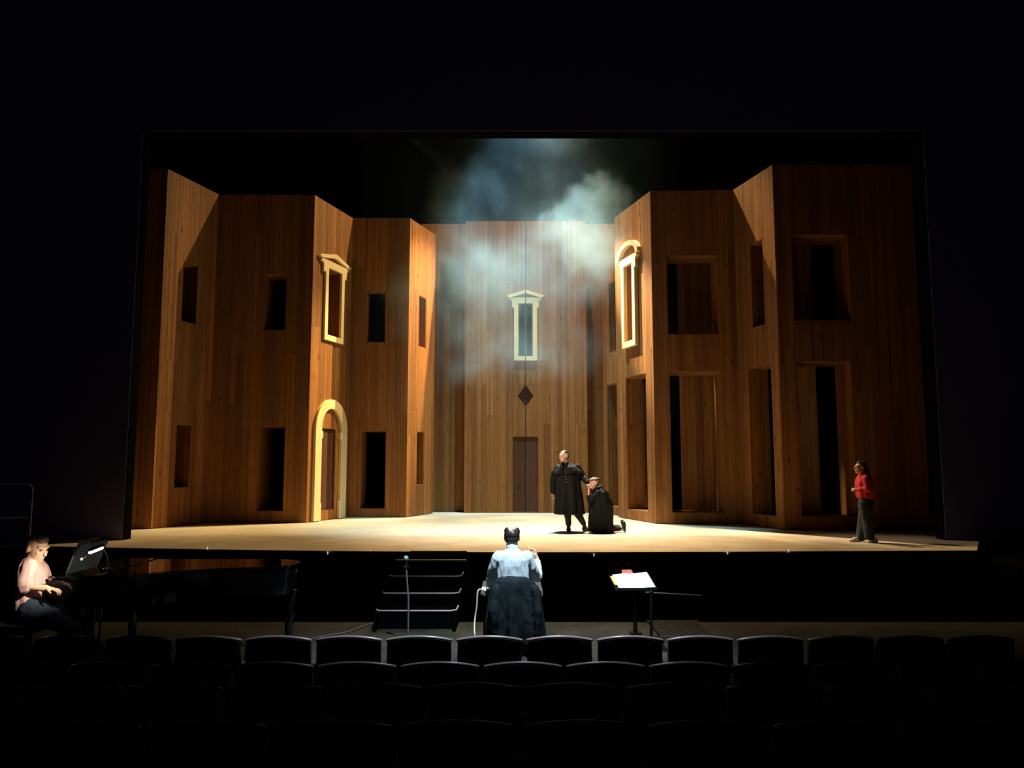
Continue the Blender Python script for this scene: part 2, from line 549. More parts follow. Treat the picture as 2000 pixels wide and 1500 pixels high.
def scenery(F, label, openings=(), pw=0.19, doors=(), skip=None, name='scenery_flat', backdepth=0.13, z0=0.015):
    """a boarded flat: upright planks on a black backing, openings lined with boards. openings: (u0,u1,z0,z1,depth)"""
    t = empty(name, F.pt(F.L / 2, 0), label, 'scenery')
    ops = list(openings)
    es = sorted({0.0, F.L} | {o[0] for o in ops} | {o[1] for o in ops})
    es = [e for e in es if -0.001 <= e <= F.L + 0.001]
    cl = []
    for e in es:
        if not cl or e - cl[-1] > 0.012: cl.append(e)
    cols = []
    for a, b in zip(cl, cl[1:]):
        k = max(1, round((b - a) / pw))
        wd = [random.uniform(0.8, 1.2) for _ in range(k)]
        s = sum(wd); x = a
        for q in wd:
            cols.append((x, x + q * (b - a) / s)); x += q * (b - a) / s
    bb = bmesh.new()
    for a, b in cols:
        mid = (a + b) / 2
        cuts = [(o[2], o[3]) for o in ops if o[0] - 0.001 < mid < o[1] + 0.001]
        if skip: cuts += skip(mid)
        for s, e in spans(z0, F.h, cuts):
            slabbox(bb, F, a, b, s, e, -0.032, -backdepth)
            z = s
            while z < e - 0.01:
                ln = random.uniform(2.2, 5.2)
                if e - (z + ln) < 1.0: ln = e - z
                zz = min(e, z + ln)
                g = 0.0015
                n1 = random.uniform(0, 0.005)
                bm = bmesh.new()
                slabbox(bm, F, a + g, b - g, z + (g if z > s else 0), zz - (g if zz < e else 0), n1, -0.03)
                build('plank', bm, M['wood'], t, origin=F.pt(mid, (z + zz) / 2))
                z = zz
    build('backing', bb, M['backing'], t)
    # linings of the openings
    for (u0, u1, a, b, dep) in ops:
        if dep <= 0: continue
        k = 0.022
        for (x0, x1, y0, y1) in ((u0, u0 + k, a, b), (u1 - k, u1, a, b), (u0 + k, u1 - k, a, a + k), (u0 + k, u1 - k, b - k, b)):
            bm = bmesh.new(); slabbox(bm, F, x0, x1, y0, y1, -0.004, -dep)
            build('reveal_board', bm, M['wood'], t, origin=F.pt((x0 + x1) / 2, (y0 + y1) / 2, -dep / 2))
    for (u0, u1, a, b, n0, lab) in doors:
        bm = bmesh.new(); slabbox(bm, F, u0, u1, a, b, n0, n0 - 0.04)
        d = build('door_leaf', bm, M['wood_dark'], t, origin=F.pt((u0 + u1) / 2, (a + b) / 2, n0))
        d['label'] = lab
    return t


cA1, cA2, cA3, cA4, cA5, cA6 = [cornerpt(*p) for p in ((328, 330), (428, 380), (615, 381), (689, 426), (801, 426), (851, 459))]
cR6, cR5a, cR5b, cR5, cR4, cR3, cR2 = [cornerpt(*p) for p in ((1174.5, 460), (1200, 441), (1200, 426), (1270, 373), (1432, 371), (1508, 322), (1779, 321))]
cA0 = cornerpt(272, 329)

def op(F, px, dep):
    r = F.rect(px); return (*r, dep)

# piano side
F = Face(cA0, cA1)
scenery(F, 'dim end board face of the tall wall on the piano side, beside the proscenium')
FA12 = Face(cA1, cA2)
scenery(FA12, 'angled wooden wall nearest the piano-side proscenium with two narrow openings',
        [op(FA12, [(359, 509), (388, 519), (384, 636), (353, 627)], 0.5), op(FA12, [(344.5, 828), (374, 829), (370, 954.5), (339, 953)], 0.5)])
FA23 = Face(cA2, cA3)
scenery(FA23, 'broad shaded wooden wall facing the stalls with deep narrow openings, piano side',
        [op(FA23, [(517, 535), (561, 534), (559, 645), (516, 646)], 0.6), op(FA23, [(501, 831), (558, 832), (554, 1000), (501, 1000)], 1.1)])
FA34 = Face(cA3, cA4)
w_l = FA34.rect([(638, 524), (664.4, 534), (661, 661), (635.4, 654)])
d_l = FA34.rect([(628, 837), (655.5, 838), (651.4, 996), (623.5, 996)])
scenery(FA34, 'angled wooden wall carrying the cream triangular window surround and arched door surround',
        [(*w_l, 0.35), (*d_l, 0.0)], doors=[(d_l[0], d_l[1], d_l[2], d_l[3], -0.05, 'dark stained narrow door')])
FA45 = Face(cA4, cA5)
scenery(FA45, 'wooden wall facing the stalls between arched door and brightly lit pier, two plain openings',
        [op(FA45, [(716, 567), (755, 568), (753, 669.6), (714.4, 669.6)], 0.35), op(FA45, [(705, 840.6), (756, 840.6), (751.7, 995), (701, 995)], 0.8)])
FA56 = Face(cA5, cA6)
scenery(FA56, 'brightly lit narrow wooden wall with two slot windows beside the central doors',
        [op(FA56, [(818, 575.4), (833, 582.4), (831.6, 681), (817.6, 677)], 0.4), op(FA56, [(814, 843.5), (829, 844), (827, 948), (813, 948)], 0.4)])
# side of the woman in red
FR6 = Face(cR6, cR5a)
scenery(FR6, 'narrow lit wooden wall set back beside the hazy central doors, behind the kneeling woman',
        [op(FR6, [(1188, 555), (1203, 548), (1204, 686), (1189, 690.7)], 0.4), op(FR6, [(1184, 752), (1205, 748), (1210, 990.7), (1190, 991)], 0.9)])
FR5 = Face(cR5b, cR5)
w_r = FR5.rect([(1224, 523), (1240, 513), (1243, 664), (1226.5, 668.5)])
scenery(FR5, 'brightly lit angled wooden wall carrying the white round-headed window surround',
        [(*w_r, 0.35), op(FR5, [(1220, 739), (1260, 729), (1268, 1002), (1226.5, 996)], 0.5)])
FR54 = Face(cR5, cR4)
scenery(FR54, 'wooden wall facing the stalls with large square window over tall doorway, nearer the couple',
        [op(FR54, [(1300.5, 497.5), (1402, 497.5), (1407.4, 653.4), (1304, 653.4)], 0.8), op(FR54, [(1306, 724.4), (1410, 724.4), (1419, 1003), (1311.5, 1003)], 0.9)])
FR43 = Face(cR4, cR3)
scenery(FR43, 'angled wooden wall with two narrow openings and a diagonal shadow near its top',
        [op(FR43, [(1467.6, 475), (1489, 467), (1495.5, 634.4), (1467, 642.5)], 0.45), op(FR43, [(1460.6, 718), (1506, 709.6), (1516.6, 1009), (1469, 1006)], 0.55)])
FR32 = Face(cR3, cR2)
scenery(FR32, 'widest dark wooden wall with big window and doorway behind the woman in red',
        [op(FR32, [(1544, 456.6), (1657, 457), (1664.5, 627.6), (1550.5, 627.6)], 0.85), op(FR32, [(1555, 704), (1667, 705), (1673.4, 1011), (1565.6, 1011)], 0.9)])
# added, unseen black cloths that keep lamp light out of both wings
def cap(pts, label):
    bm = bmesh.new()
    prism(bm, [Vector((p[0], p[1], WALL_H - 0.16)) for p in pts], Vector((0, 0, 0.03)))
    bmesh.ops.recalc_face_normals(bm, faces=bm.faces)
    tag(build('roof_light_block', bm, M['drape']), label, kind='structure')
def mitre(Fs, d):
    """corner points of the faces' rear lines at distance d behind them"""
    out = [Fs[0].p0 - Fs[0].n * d]
    for a, b in zip(Fs, Fs[1:]):
        p, q = a.p0 - a.n * d, b.p0 - b.n * d
        den = a.u.x * b.u.y - a.u.y * b.u.x
        if abs(den) < 0.2: out += [a.p1 - a.n * d, q]; continue
        w_ = q - p
        t_ = (w_.x * b.u.y - w_.y * b.u.x) / den
        out.append(p + a.u * t_)
    out.append(Fs[-1].p1 - Fs[-1].n * d)
    return out
cap([Vector((3.15, 23.6))] + mitre([FR6, FR5, FR54, FR43, FR32], 0.12) + [Vector((12.5, 17.6)), Vector((12.5, 23.6))], 'added black cloth blocking light over the wing behind the woman in red')
cap([Vector((-12.5, 23.6)), Vector((-12.5, 17.9))] + mitre([FA12, FA23, FA34, FA45, FA56], 0.12) + [Vector((-2.7, 23.6))], 'added black cloth blocking light over the wing on the piano side')
struct_box('rear_light_block', (3.1, 23.58, 0), (12.5, 23.62, WALL_H - 0.1), M['drape'], 'added black cloth blocking light behind the wing of the woman in red')  # added rear cloth, stops lamp light entering from behind
struct_box('rear_light_block', (-12.5, 23.58, 0), (-2.6, 23.62, WALL_H - 0.1), M['drape'], 'added black cloth blocking light behind the wing on the piano side')
# short inner partitions glimpsed through the tall doorways
F = Face((at(1328, 800, 20.9).x, 20.9), (at(1425, 800, 20.6).x, 20.6), 8.3)
scenery(F, 'inner wooden partition seen through the doorway nearer the couple', pw=0.22)
F = Face((at(1545, 800, 19.4).x, 19.4), (at(1596, 800, 19.0).x, 19.0), 8.3)
scenery(F, 'inner wooden partition seen through the doorway behind the woman in red', pw=0.22)

# central doors (two tall leaves with a seam) and the recess behind
DB = 23.62
HB = at(1027, 432, DB).z
seam_x = at(1026.5, 700, DB).x
cl, cr = at(908, 700, DB).x, at(1146, 700, DB).x
hs = 0.012
seam_lo = seam_x - hs; seam_hi = seam_x + hs
Fc1 = Face((cl, DB), (seam_lo, DB), HB)
Fc2 = Face((seam_hi, DB), (cr, DB), HB)
dcx, dcz = at(1026.5, 773, DB).x, at(1026.5, 773, DB).z
dh, dw = at(1026.5, 753, DB).z - dcz, at(1041, 773, DB).x - dcx
dl_u0, _z0, _z1 = at(1002, 900, DB).x - cl, 0.03, at(1026, 853, DB).z
dr_u1 = at(1051, 900, DB).x - seam_hi
wi0, wi1 = at(1012, 640, DB).x, at(1040, 640, DB).x
wz0, wz1 = at(1026, 696, DB).z, at(1026, 593, DB).z
KW = 0.26


def centre_leaf(F, left, label, win, door):
    """a leaf whose column next to the seam is notched for the lozenge."""
    L = F.L
    # the seam-side column is built by hand
    ops = [win + (0.45,), door + (0.0,)]
    if left: col = (L - KW, L)
    else: col = (0.0, KW)
    lo, hi = dcz - dh, dcz + dh
    t = None
    def skip(mid):
        return [(lo - 0.05, hi + 0.05)] if col[0] - 1e-3 < mid < col[1] + 1e-3 else []
    # make column edge a forced boundary through a zero-height opening
    ops2 = ops + [(col[0], col[1], HB + 1, HB + 2, 0.0)]
    dd = [(door[0], door[1], door[2], door[3], -0.03, 'dark stained flush door leaf')]
    t = scenery(F, label, ops2, skip=skip, doors=dd)
    bm = bmesh.new()
    s = 1 if not left else -1
    e = 0.0 if not left else L
    far = KW if not left else L - KW
    P = [(e, lo - 0.05), (far, lo - 0.05), (far, hi + 0.05), (e, hi + 0.05), (e, hi), (e + s * dw, dcz), (e, lo)]
    prism(bm, [F.pt(u, z, 0.002) for u, z in P], Vector((0, 0.03, 0)))
    build('plank', bm, M['wood'], t, origin=F.pt((e + far) / 2, dcz))
    bm = bmesh.new()
    prism(bm, [F.pt(u, z, -0.10) for u, z in [(e, lo - 0.05), (far, lo - 0.05), (far, hi + 0.05), (e, hi + 0.05)]], Vector((0, 0.02, 0)))
    o = build('lozenge_panel', bm, M['wood_dark'], t)
    o['label'] = 'dark panel behind the cut-out lozenge half'
    return t


centre_leaf(Fc1, True, 'tall central boarded leaf on the piano side of the seam, half a lozenge cut out',
            (wi0 - cl, Fc1.L, wz0, wz1), (dl_u0, Fc1.L, 0.03, _z1))
centre_leaf(Fc2, False, 'tall central boarded leaf behind the standing man, half a lozenge cut out',
            (0.0, wi1 - seam_hi, wz0, wz1), (0.0, dr_u1, 0.03, _z1))
# recess walls either side, a little deeper
DR = 24.05
HR = at(860, 437.5, DR).z
F = Face((at(820, 700, DR).x, DR), (at(925, 700, DR).x, DR), HR)
scenery(F, 'shaded wooden wall recessed between lit slot-window pier and central doors')
F = Face((at(1130, 700, DR).x, DR), (at(1215, 700, DR).x, DR), HR)
scenery(F, 'shaded wooden strip recessed between central doors and the kneeling woman side wall')
struct = one_box('trim_2', ((cl + cr) / 2, DB + 0.22, (HB) / 2), (cr - cl - 0.1, 0.04, HB - 0.05), M['backing'])
tag(struct, 'black lining behind the central doors', kind='structure')

# ------------------------------------------------------------------ cream surrounds
def surround(F, cu, iw, zb, zt, bw, label, round_head=False, proud=0.075, pw_scale=1.0, gap=0.006):
    """window surround in face coordinates. cu centre, iw inner width, zb/zt inner bottom/top, bw side bar width.  widths scale from bw."""
    k = pw_scale
    t = empty('window_surround_flat', F.pt(cu, zb - bw), label, 'window surround')
    h = iw / 2
    ent = 1.35 * bw       # entablature height above opening
    for s in (-1, 1):
        P = [(gap, zb - bw), (h + bw, zb - bw), (h + bw, zt - 0.95 * bw), (h + 1.45 * bw * k, zt - 0.95 * bw), (h + 1.45 * bw * k, zt + 0.45 * bw),
             (h + 1.65 * bw * k, zt + 0.75 * bw), (h + 2.05 * bw * k, zt + 0.85 * bw), (h + 2.05 * bw * k, zt + ent), (gap, zt + ent), (gap, zt), (h, zt), (h, zb), (gap, zb)]
        bm = bmesh.new()
        pts = [F.pt(cu + s * u, z, proud) for u, z in P]
        off = -F.n * (proud - 0.006)
        prism(bm, pts, Vector((off.x, off.y, 0)))
        bmesh.ops.recalc_face_normals(bm, faces=bm.faces)
        build('frame_half', bm, M['cream'], t)
        W = h + 2.65 * bw * k
        zb2 = zt + ent
        if not round_head:
            ph = 1.75 * bw
            P = [(gap, zb2 + ph), (W, zb2 + 0.42 * bw), (W - 0.45 * bw * k, zb2), (W - 1.05 * bw * k, zb2 + 0.05 * bw), (gap, zb2 + ph - 0.75 * bw)]
        else:
            R0, R1 = W, W - 0.95 * bw
            H0 = (R0) * 1.0
            P = []
            for i in range(13):
                a = math.pi / 2 * (1 - i / 12)
                P.append((max(gap, R0 * math.cos(a)), zb2 + (2.75 * bw) * math.sin(a)))
            P.append((R0 - 0.35 * bw, zb2 - 0.1 * bw))
            for i in range(13):
                a = math.pi / 2 * (i / 12)
                P.append((max(gap, R1 * math.cos(a)), zb2 + (1.95 * bw) * math.sin(a)))
        bm = bmesh.new()
        pts = [F.pt(cu + s * u, z, proud + 0.02) for u, z in P]
        off = -F.n * (proud + 0.014)
        prism(bm, pts, Vector((off.x, off.y, 0)))
        bmesh.ops.recalc_face_normals(bm, faces=bm.faces)
        build('pediment_half', bm, M['cream'], t)
    return t


bwc = at(1048.5, 640, DB).x - at(1040, 640, DB).x
Fc = Face((cl, DB), (cr, DB), HB)
surround(Fc, seam_x - cl, wi1 - wi0, wz0, wz1, bwc * 1.0, 'hazy cream window surround with triangular top, split by the central seam', gap=0.014)
# piano side
ins = w_l
ob = FA34.rect([(626, 520), (672, 540), (668.5, 675), (627, 665)])
bwl = ((ob[1] - ob[0]) - (ins[1] - ins[0])) / 2
surround(FA34, (ins[0] + ins[1]) / 2, ins[1] - ins[0], ins[2], ins[3], 0.145, 'cream window surround with triangular top above the arched door', pw_scale=1.25, gap=0.0)
ob = FR5.rect([(1217, 520), (1249, 505), (1249, 671), (1221, 681)])
surround(FR5, (w_r[0] + w_r[1]) / 2, w_r[1] - w_r[0], w_r[2], w_r[3], 0.16, 'glaring white window surround with rounded top on the lit angled wall', round_head=True, proud=0.11, gap=0.0)

# arched door surround
t = empty('door_surround_flat', FA34.pt((d_l[0] + d_l[1]) / 2, 0), 'yellow-lit arched door surround standing on the stage floor', 'door surround')
a0 = FA34.uz(607.5, 1000)[0]; a1 = FA34.uz(669.5, 1000)[0]
i0 = FA34.uz(619.5, 1000)[0]; i1 = FA34.uz(658.5, 1000)[0]
ztop = FA34.uz(641.5, 780)[1]; itop = FA34.uz(641.5, 798)[1]
R_o = (a1 - a0) / 2; R_i = (i1 - i0) / 2; cu = (a0 + a1) / 2
for s in (-1, 1):
    P = [(R_o, 0.02), (R_o, ztop - R_o)]
    for i in range(1, 15):
        a = math.pi / 2 * i / 14
        P.append((R_o * math.cos(a), ztop - R_o + R_o * math.sin(a)))
    Ri = R_i * 1.0
    for i in range(15):
        a = math.pi / 2 * (1 - i / 14)
        P.append((Ri * math.cos(a), itop - Ri + Ri * math.sin(a)))
    P += [(R_i, itop - Ri - 0.12), (R_i - 0.05, itop - Ri - 0.12), (R_i - 0.05, itop - Ri - 0.30), (R_i, itop - Ri - 0.30), (R_i, 0.5), (R_i - 0.04, 0.45), (R_i - 0.04, 0.02)]
    bm = bmesh.new()
    pts = [FA34.pt(cu + s * u, z, 0.085) for u, z in P]
    off = -FA34.n * 0.079
    prism(bm, pts, Vector((off.x, off.y, 0)))
    bmesh.ops.remove_doubles(bm, verts=bm.verts, dist=1e-5)
    bmesh.ops.recalc_face_normals(bm, faces=bm.faces)
    build('arch_half', bm, M['cream'], t)

# ------------------------------------------------------------------ stage haze
def haze():
    m = bpy.data.materials.new('stage_haze')
    m.use_nodes = True
    nt = m.node_tree; N, L = nt.nodes, nt.links
    for n in list(N): N.remove(n)
    out = N.new('ShaderNodeOutputMaterial')
    vol = N.new('ShaderNodeVolumePrincipled')
    vol.inputs['Color'].default_value = (0.46, 0.76, 0.95, 1)
    vol.inputs['Anisotropy'].default_value = 0.0
    L.new(vol.outputs[0], out.inputs['Volume'])
    g = N.new('ShaderNodeNewGeometry')
    warp = N.new('ShaderNodeTexNoise'); warp.inputs['Scale'].default_value = 0.9; warp.inputs['Detail'].default_value = 4; warp.inputs['Roughness'].default_value = 0.62
    L.new(g.outputs['Position'], warp.inputs['Vector'])
    sub = N.new('ShaderNodeVectorMath'); sub.operation = 'SUBTRACT'; sub.inputs[1].default_value = (0.5, 0.5, 0.5)
    L.new(warp.outputs['Color'], sub.inputs[0])
    P = N.new('ShaderNodeVectorMath'); P.operation = 'MULTIPLY_ADD'; P.inputs[1].default_value = (3.0, 2.0, 2.8)
    L.new(sub.outputs[0], P.inputs[0]); L.new(g.outputs['Position'], P.inputs[2])

    def blob(c, r, dens, soft):
        a = N.new('ShaderNodeVectorMath'); a.operation = 'SUBTRACT'; a.inputs[1].default_value = c
        L.new(P.outputs[0], a.inputs[0])
        d = N.new('ShaderNodeVectorMath'); d.operation = 'DIVIDE'; d.inputs[1].default_value = r
        L.new(a.outputs[0], d.inputs[0])
        ln = N.new('ShaderNodeVectorMath'); ln.operation = 'LENGTH'
        L.new(d.outputs[0], ln.inputs[0])
        mr = N.new('ShaderNodeMapRange'); mr.interpolation_type = 'SMOOTHSTEP'
        mr.inputs['From Min'].default_value = 1.0; mr.inputs['From Max'].default_value = 1.0 - soft
        mr.inputs['To Min'].default_value = 0; mr.inputs['To Max'].default_value = dens
        L.new(ln.outputs['Value'], mr.inputs['Value'])
        return mr.outputs[0]
    HZ = HAZE_BLOBS
    acc = None
    for b in HZ:
        v = blob(*b)
        if acc is None: acc = v
        else:
            s = N.new('ShaderNodeMath'); s.operation = 'ADD'
            L.new(acc, s.inputs[0]); L.new(v, s.inputs[1]); acc = s.outputs[0]
    nz = N.new('ShaderNodeTexNoise'); nz.inputs['Scale'].default_value = 0.75; nz.inputs['Detail'].default_value = 5
    L.new(P.outputs[0], nz.inputs['Vector'])
    mr = N.new('ShaderNodeMapRange'); mr.inputs['From Min'].default_value = 0.36; mr.inputs['From Max'].default_value = 0.68
    mr.inputs['To Min'].default_value = 0.25; mr.inputs['To Max'].default_value = 1.5
    L.new(nz.outputs['Fac'], mr.inputs['Value'])
    mu = N.new('ShaderNodeMath'); mu.operation = 'MULTIPLY'
    L.new(acc, mu.inputs[0]); L.new(mr.outputs[0], mu.inputs[1])
    ad = N.new('ShaderNodeMath'); ad.operation = 'ADD'; ad.inputs[1].default_value = 0.0008
    L.new(mu.outputs[0], ad.inputs[0])
    L.new(ad.outputs[0], vol.inputs['Density'])
    bm = bmesh.new()
    lo, hi = Vector((-4.2, 18.2, 2.6)), Vector((4.3, 23.4, 12.9))
    box(bm, (lo + hi) / 2, hi - lo)
    o = build('stage_haze', bm, m, origin=(lo + hi) / 2)
    tag(o, 'blue-white theatrical haze drifting in the overhead beam above the courtyard', 'haze', kind='stuff')


# centre, radii, density, softness
HAZE_BLOBS = [
    ((2.2, 20.8, 7.9), (1.5, 1.2, 1.7), 0.085, 0.35),
    ((1.0, 20.8, 6.9), (2.4, 1.3, 1.5), 0.10, 0.75),
    ((-1.3, 20.8, 7.9), (1.6, 1.2, 2.4), 0.10, 0.95),
    ((-0.7, 20.8, 6.2), (3.4, 1.4, 1.9), 0.17, 0.95),
    ((0.2, 20.8, 4.5), (3.0, 1.2, 1.2), 0.20, 0.95),
    ((0.4, 20.8, 10.9), (2.2, 1.2, 1.5), 0.024, 0.95),
    ((0.3, 20.8, 7.6), (4.0, 1.6, 3.4), 0.028, 1.0),
]
haze()

# ------------------------------------------------------------------ stairs from the stalls to the stage
def V3(*a): return Vector(a)

st = empty('access_stair', (-1.2, 10.8, FL), 'open black stair with pale tread edges rising from stalls to stage', 'stairs')
X0, X1 = -1.72, -0.72
steps = [(10.0, 1194), (10.5, 1160), (11.05, 1127), (11.65, 1096)]
zs = []
for i, (D, py) in enumerate(steps):
    z = at(835, py, D).z; zs.append(z)
for i, (D, py) in enumerate(steps):
    z = zs[i]
    Dn = steps[i + 1][0] if i < 3 else 13.0
    tr = one_box('tread', ((X0 + X1) / 2, (D + Dn) / 2 + 0.02, z - 0.02), (X1 - X0 - 0.06, Dn - D - 0.02, 0.035), M['black'], st)
    bm = bmesh.new()
    tube(bm, [(X0 - 0.01, D + 0.05, z + 0.012), (X0 + 0.03, D, z + 0.006), (X1 - 0.06, D, z + 0.006), (X1 + 0.01, D + 0.03, z + 0.012), (X1 + 0.03, D + 0.10, z + 0.05)] if i < 3 else
         [(X0, D, z + 0.01), (X1 + 0.03, D, z + 0.01)], [0.011] * 5 if i < 3 else 0.016, 8)
    nb = build('tread_edge', bm, M['tape'] if i == 3 else M['tape_thin'], tr, smooth=True)
    if i == 3: nb['label'] = 'broad pale edge strip'
    one_box('riser', ((X0 + X1) / 2, D + 0.03, (z + (zs[i - 1] if i else FL)) / 2 - 0.02), (X1 - X0 - 0.06, 0.02, z - (zs[i - 1] if i else FL) - 0.01), M['black'], st)
for x in (X0, X1):
    bm = bmesh.new()
    prism(bm, [V3(x - 0.015, 9.85, FL), V3(x - 0.015, 13.1, FL - 0.0), V3(x - 0.015, 13.1, zs[3] - 0.05), V3(x - 0.015, 11.6, zs[3] - 0.05), V3(x - 0.015, 9.9, zs[0] - 0.05)], V3(0.03, 0, 0))
    bmesh.ops.recalc_face_normals(bm, faces=bm.faces)
    build('side_panel', bm, M['black'], st)

# small markers on the stage front, their glints given as glow
mk = [(405, 1069.5), (640, 1080), (724, 1076), (898, 1084), (1160, 1084), (1421, 1080), (1540, 1075)]
nm = ['beyond the piano', 'between piano and stair', 'over the stair', 'beside the stair top', 'behind the score stand', 'under the wide doorway', 'below the woman in red']
for (x, y), s in zip(mk, nm):
    D = 13.26 if y > 1079 else 13.30
    e = min(edge, key=lambda p: abs(p.x - at(x, y, 13.4).x))
    D = e.y - 0.03
    p = at(x, y + (0 if y > 1079 else 1), D)
    bm = bmesh.new()
    ell(bm, p, (0.012, 0.010, 0.028), seg=10, rings=6)
    t = build('edge_marker_glint', bm, M['dot_glow'], smooth=True, origin=p)
    tag(t, 'tiny marker clip, glint painted as glow, on the stage edge ' + s, 'edge marker', 'glinting markers along the stage edge')

# ------------------------------------------------------------------ microphone stands
def mic_stand(px0, px1, D, ytop, label, ball=True):
    top = at(px0, ytop, D); base = Vector((at(px1, 1240, D).x, D, FL))
    t = empty('microphone_stand', base, label, 'microphone stand')
    bm = bmesh.new(); tube(bm, [base + V3(0, 0, 0.02), Vector((base.x * 0.98 + top.x * 0.02, D, FL + 0.5)), top - V3(0, 0, 0.07)], [0.011, 0.011, 0.008], 8)
    build('pole', bm, M['grey_metal'], t, smooth=True)
    bm = bmesh.new(); tube(bm, [base + V3(0, 0, 0.0), base + V3(0, 0, 0.018), base + V3(0, 0, 0.035)], [0.14, 0.14, 0.03], 20, cap=False)
    build('base', bm, M['steel'], t, smooth=False)
    bm = bmesh.new(); tube(bm, [top - V3(-0.02, 0, 0.10), top - V3(0, 0, 0.03)], [0.012, 0.018], 8)
    build('microphone_body', bm, M['steel'], t, smooth=True)
    bm = bmesh.new(); ell(bm, top, (0.029, 0.029, 0.030))
    o = build('foam_windshield', bm, M['mic'], t, smooth=True); o['label'] = 'pale green foam ball'
    bm = bmesh.new(); box(bm, top - V3(0, 0, 0.11), (0.07, 0.03, 0.02)); build('clip', bm, M['steel'], t)
mic_stand(793, 797, 9.25, 1090, 'slim microphone stand with pale green foam ball in front of the stair')

# ------------------------------------------------------------------ score stand with lit score
D0 = 8.55
nl, nr = at(1205, 1152, D0), at(1282, 1148, D0)
fl, fr = at(1190, 1122, D0 + 0.30), at(1265, 1118, D0 + 0.30)
ctr = (nl + nr + fl + fr) / 4
stn = empty('music_stand', (ctr.x + 0.02, ctr.y, FL), 'black score stand holding the brightly lit open score', 'music stand')
nrm = (nr - nl).cross(fl - nl).normalized()
bm = bmesh.new()
prism(bm, [nl - nrm * 0.006 - V3(0.01, 0.0, 0), nr - nrm * 0.006 + V3(0.01, 0, 0), fr - nrm * 0.006 + V3(0.01, 0.01, 0), fl - nrm * 0.006 - V3(0.01, -0.01, 0)], -nrm * 0.012)
build('desk_plate', bm, M['steel'], stn)
bm = bmesh.new(); box(bm, (nl + nr) / 2 - V3(0, 0.012, 0.002), ((nr - nl).length, 0.02, 0.028), Matrix.Rotation(math.atan2((nr - nl).y, (nr - nl).x), 3, 'Z')); build('ledge', bm, M['steel'], stn)
bm = bmesh.new(); tube(bm, [V3(ctr.x + 0.02, ctr.y, FL + 0.12), V3(ctr.x + 0.02, ctr.y, ctr.z - 0.03)], 0.016, 10); build('pole', bm, M['steel'], stn, smooth=True)
for k in range(3):
    a = k * 2.094 + 0.5
    bm = bmesh.new(); tube(bm, [V3(ctr.x + 0.02, ctr.y, FL + 0.2), V3(ctr.x + 0.02 + 0.28 * math.cos(a), ctr.y + 0.28 * math.sin(a), FL + 0.012)], 0.011, 8); build('leg', bm, M['steel'], stn, smooth=True)
sc = empty('open_score', ctr + nrm * 0.004, 'open white score lying on the lit stand', 'score')
uu = (nr - nl); vv = (fl - nl)
for a, b, nmn in ((0.06, 0.50, 'page'), (0.50, 0.98, 'page')):
    bm = bmesh.new()
    prism(bm, [nl + uu * a + nrm * 0.003, nl + uu * b + nrm * 0.003, nl + uu * b + vv * 0.98 + nrm * 0.003, nl + uu * a + vv * 0.92 + nrm * 0.003], nrm * 0.008)
    build(nmn, bm, M['paper'], sc)
bm = bmesh.new(); prism(bm, [nl + uu * 0.0 + nrm * 0.001 + vv * 0.3, nl + uu * 0.07 + nrm * 0.001 + vv * 0.25, nl + uu * 0.07 + vv * 0.85 + nrm * 0.001, nl - uu * 0.01 + vv * 0.85 + nrm * 0.001], nrm * 0.006)
o = build('cover_edge', bm, M['paper_yellow'], sc); o['label'] = 'yellow cover edge'
bm = bmesh.new(); prism(bm, [nl + uu * 0.33 + vv * 0.97 + nrm * 0.001, nl + uu * 0.62 + vv * 0.97 + nrm * 0.001, nl + uu * 0.60 + vv * 1.12 + nrm * 0.02, nl + uu * 0.36 + vv * 1.14 + nrm * 0.02], nrm * 0.005)
tag(build('red_folder', bm, M['paper_red']), 'red folder edge sticking out behind the open score', 'folder')

# black boom stand beside the score stand
b = V3(at(1272, 1240, 9.3).x, 9.3, FL)
bs = empty('boom_stand', b, 'black boom stand with long thin arm beside the score stand', 'stand')
tp = at(1272, 1157, 9.3)
bm = bmesh.new(); tube(bm, [b + V3(0, 0, 0.03), tp], 0.018, 8); build('pole', bm, M['steel'], bs, smooth=True)
bm = bmesh.new(); tube(bm, [at(1262, 1157, 9.3), at(1370, 1163, 9.4)], [0.009, 0.006], 8); build('boom_arm', bm, M['grey_metal'], bs, smooth=True)
bm = bmesh.new(); ell(bm, tp, (0.028, 0.028, 0.03), seg=10, rings=8); build('clutch', bm, M['steel'], bs, smooth=True)
bm = bmesh.new(); tube(bm, [b, b + V3(0, 0, 0.03), b + V3(0, 0, 0.05)], [0.15, 0.15, 0.03], 20, cap=False); build('base', bm, M['steel'], bs)
# second black post with two silver screws, nearer
b = V3(at(1241, 1240, 9.75).x, 9.75, FL)
bs = empty('short_post', b, 'short black post with two silver screws standing at the pit lip', 'post')
bm = bmesh.new(); tube(bm, [b + V3(0, 0, 0.02), b + V3(0, 0, 0.22)], [0.028, 0.024], 10); build('post', bm, M['steel'], bs, smooth=True)
for yy in (1212, 1220):
    p = at(1242, yy, 9.72)
    bm = bmesh.new(); ell(bm, p, (0.009, 0.006, 0.007), seg=8, rings=6); build('screw', bm, M['chrome'], bs, smooth=True)
bm = bmesh.new(); box(bm, b + V3(0, 0, 0.012), (0.14, 0.14, 0.024)); build('foot_plate', bm, M['steel'], bs)

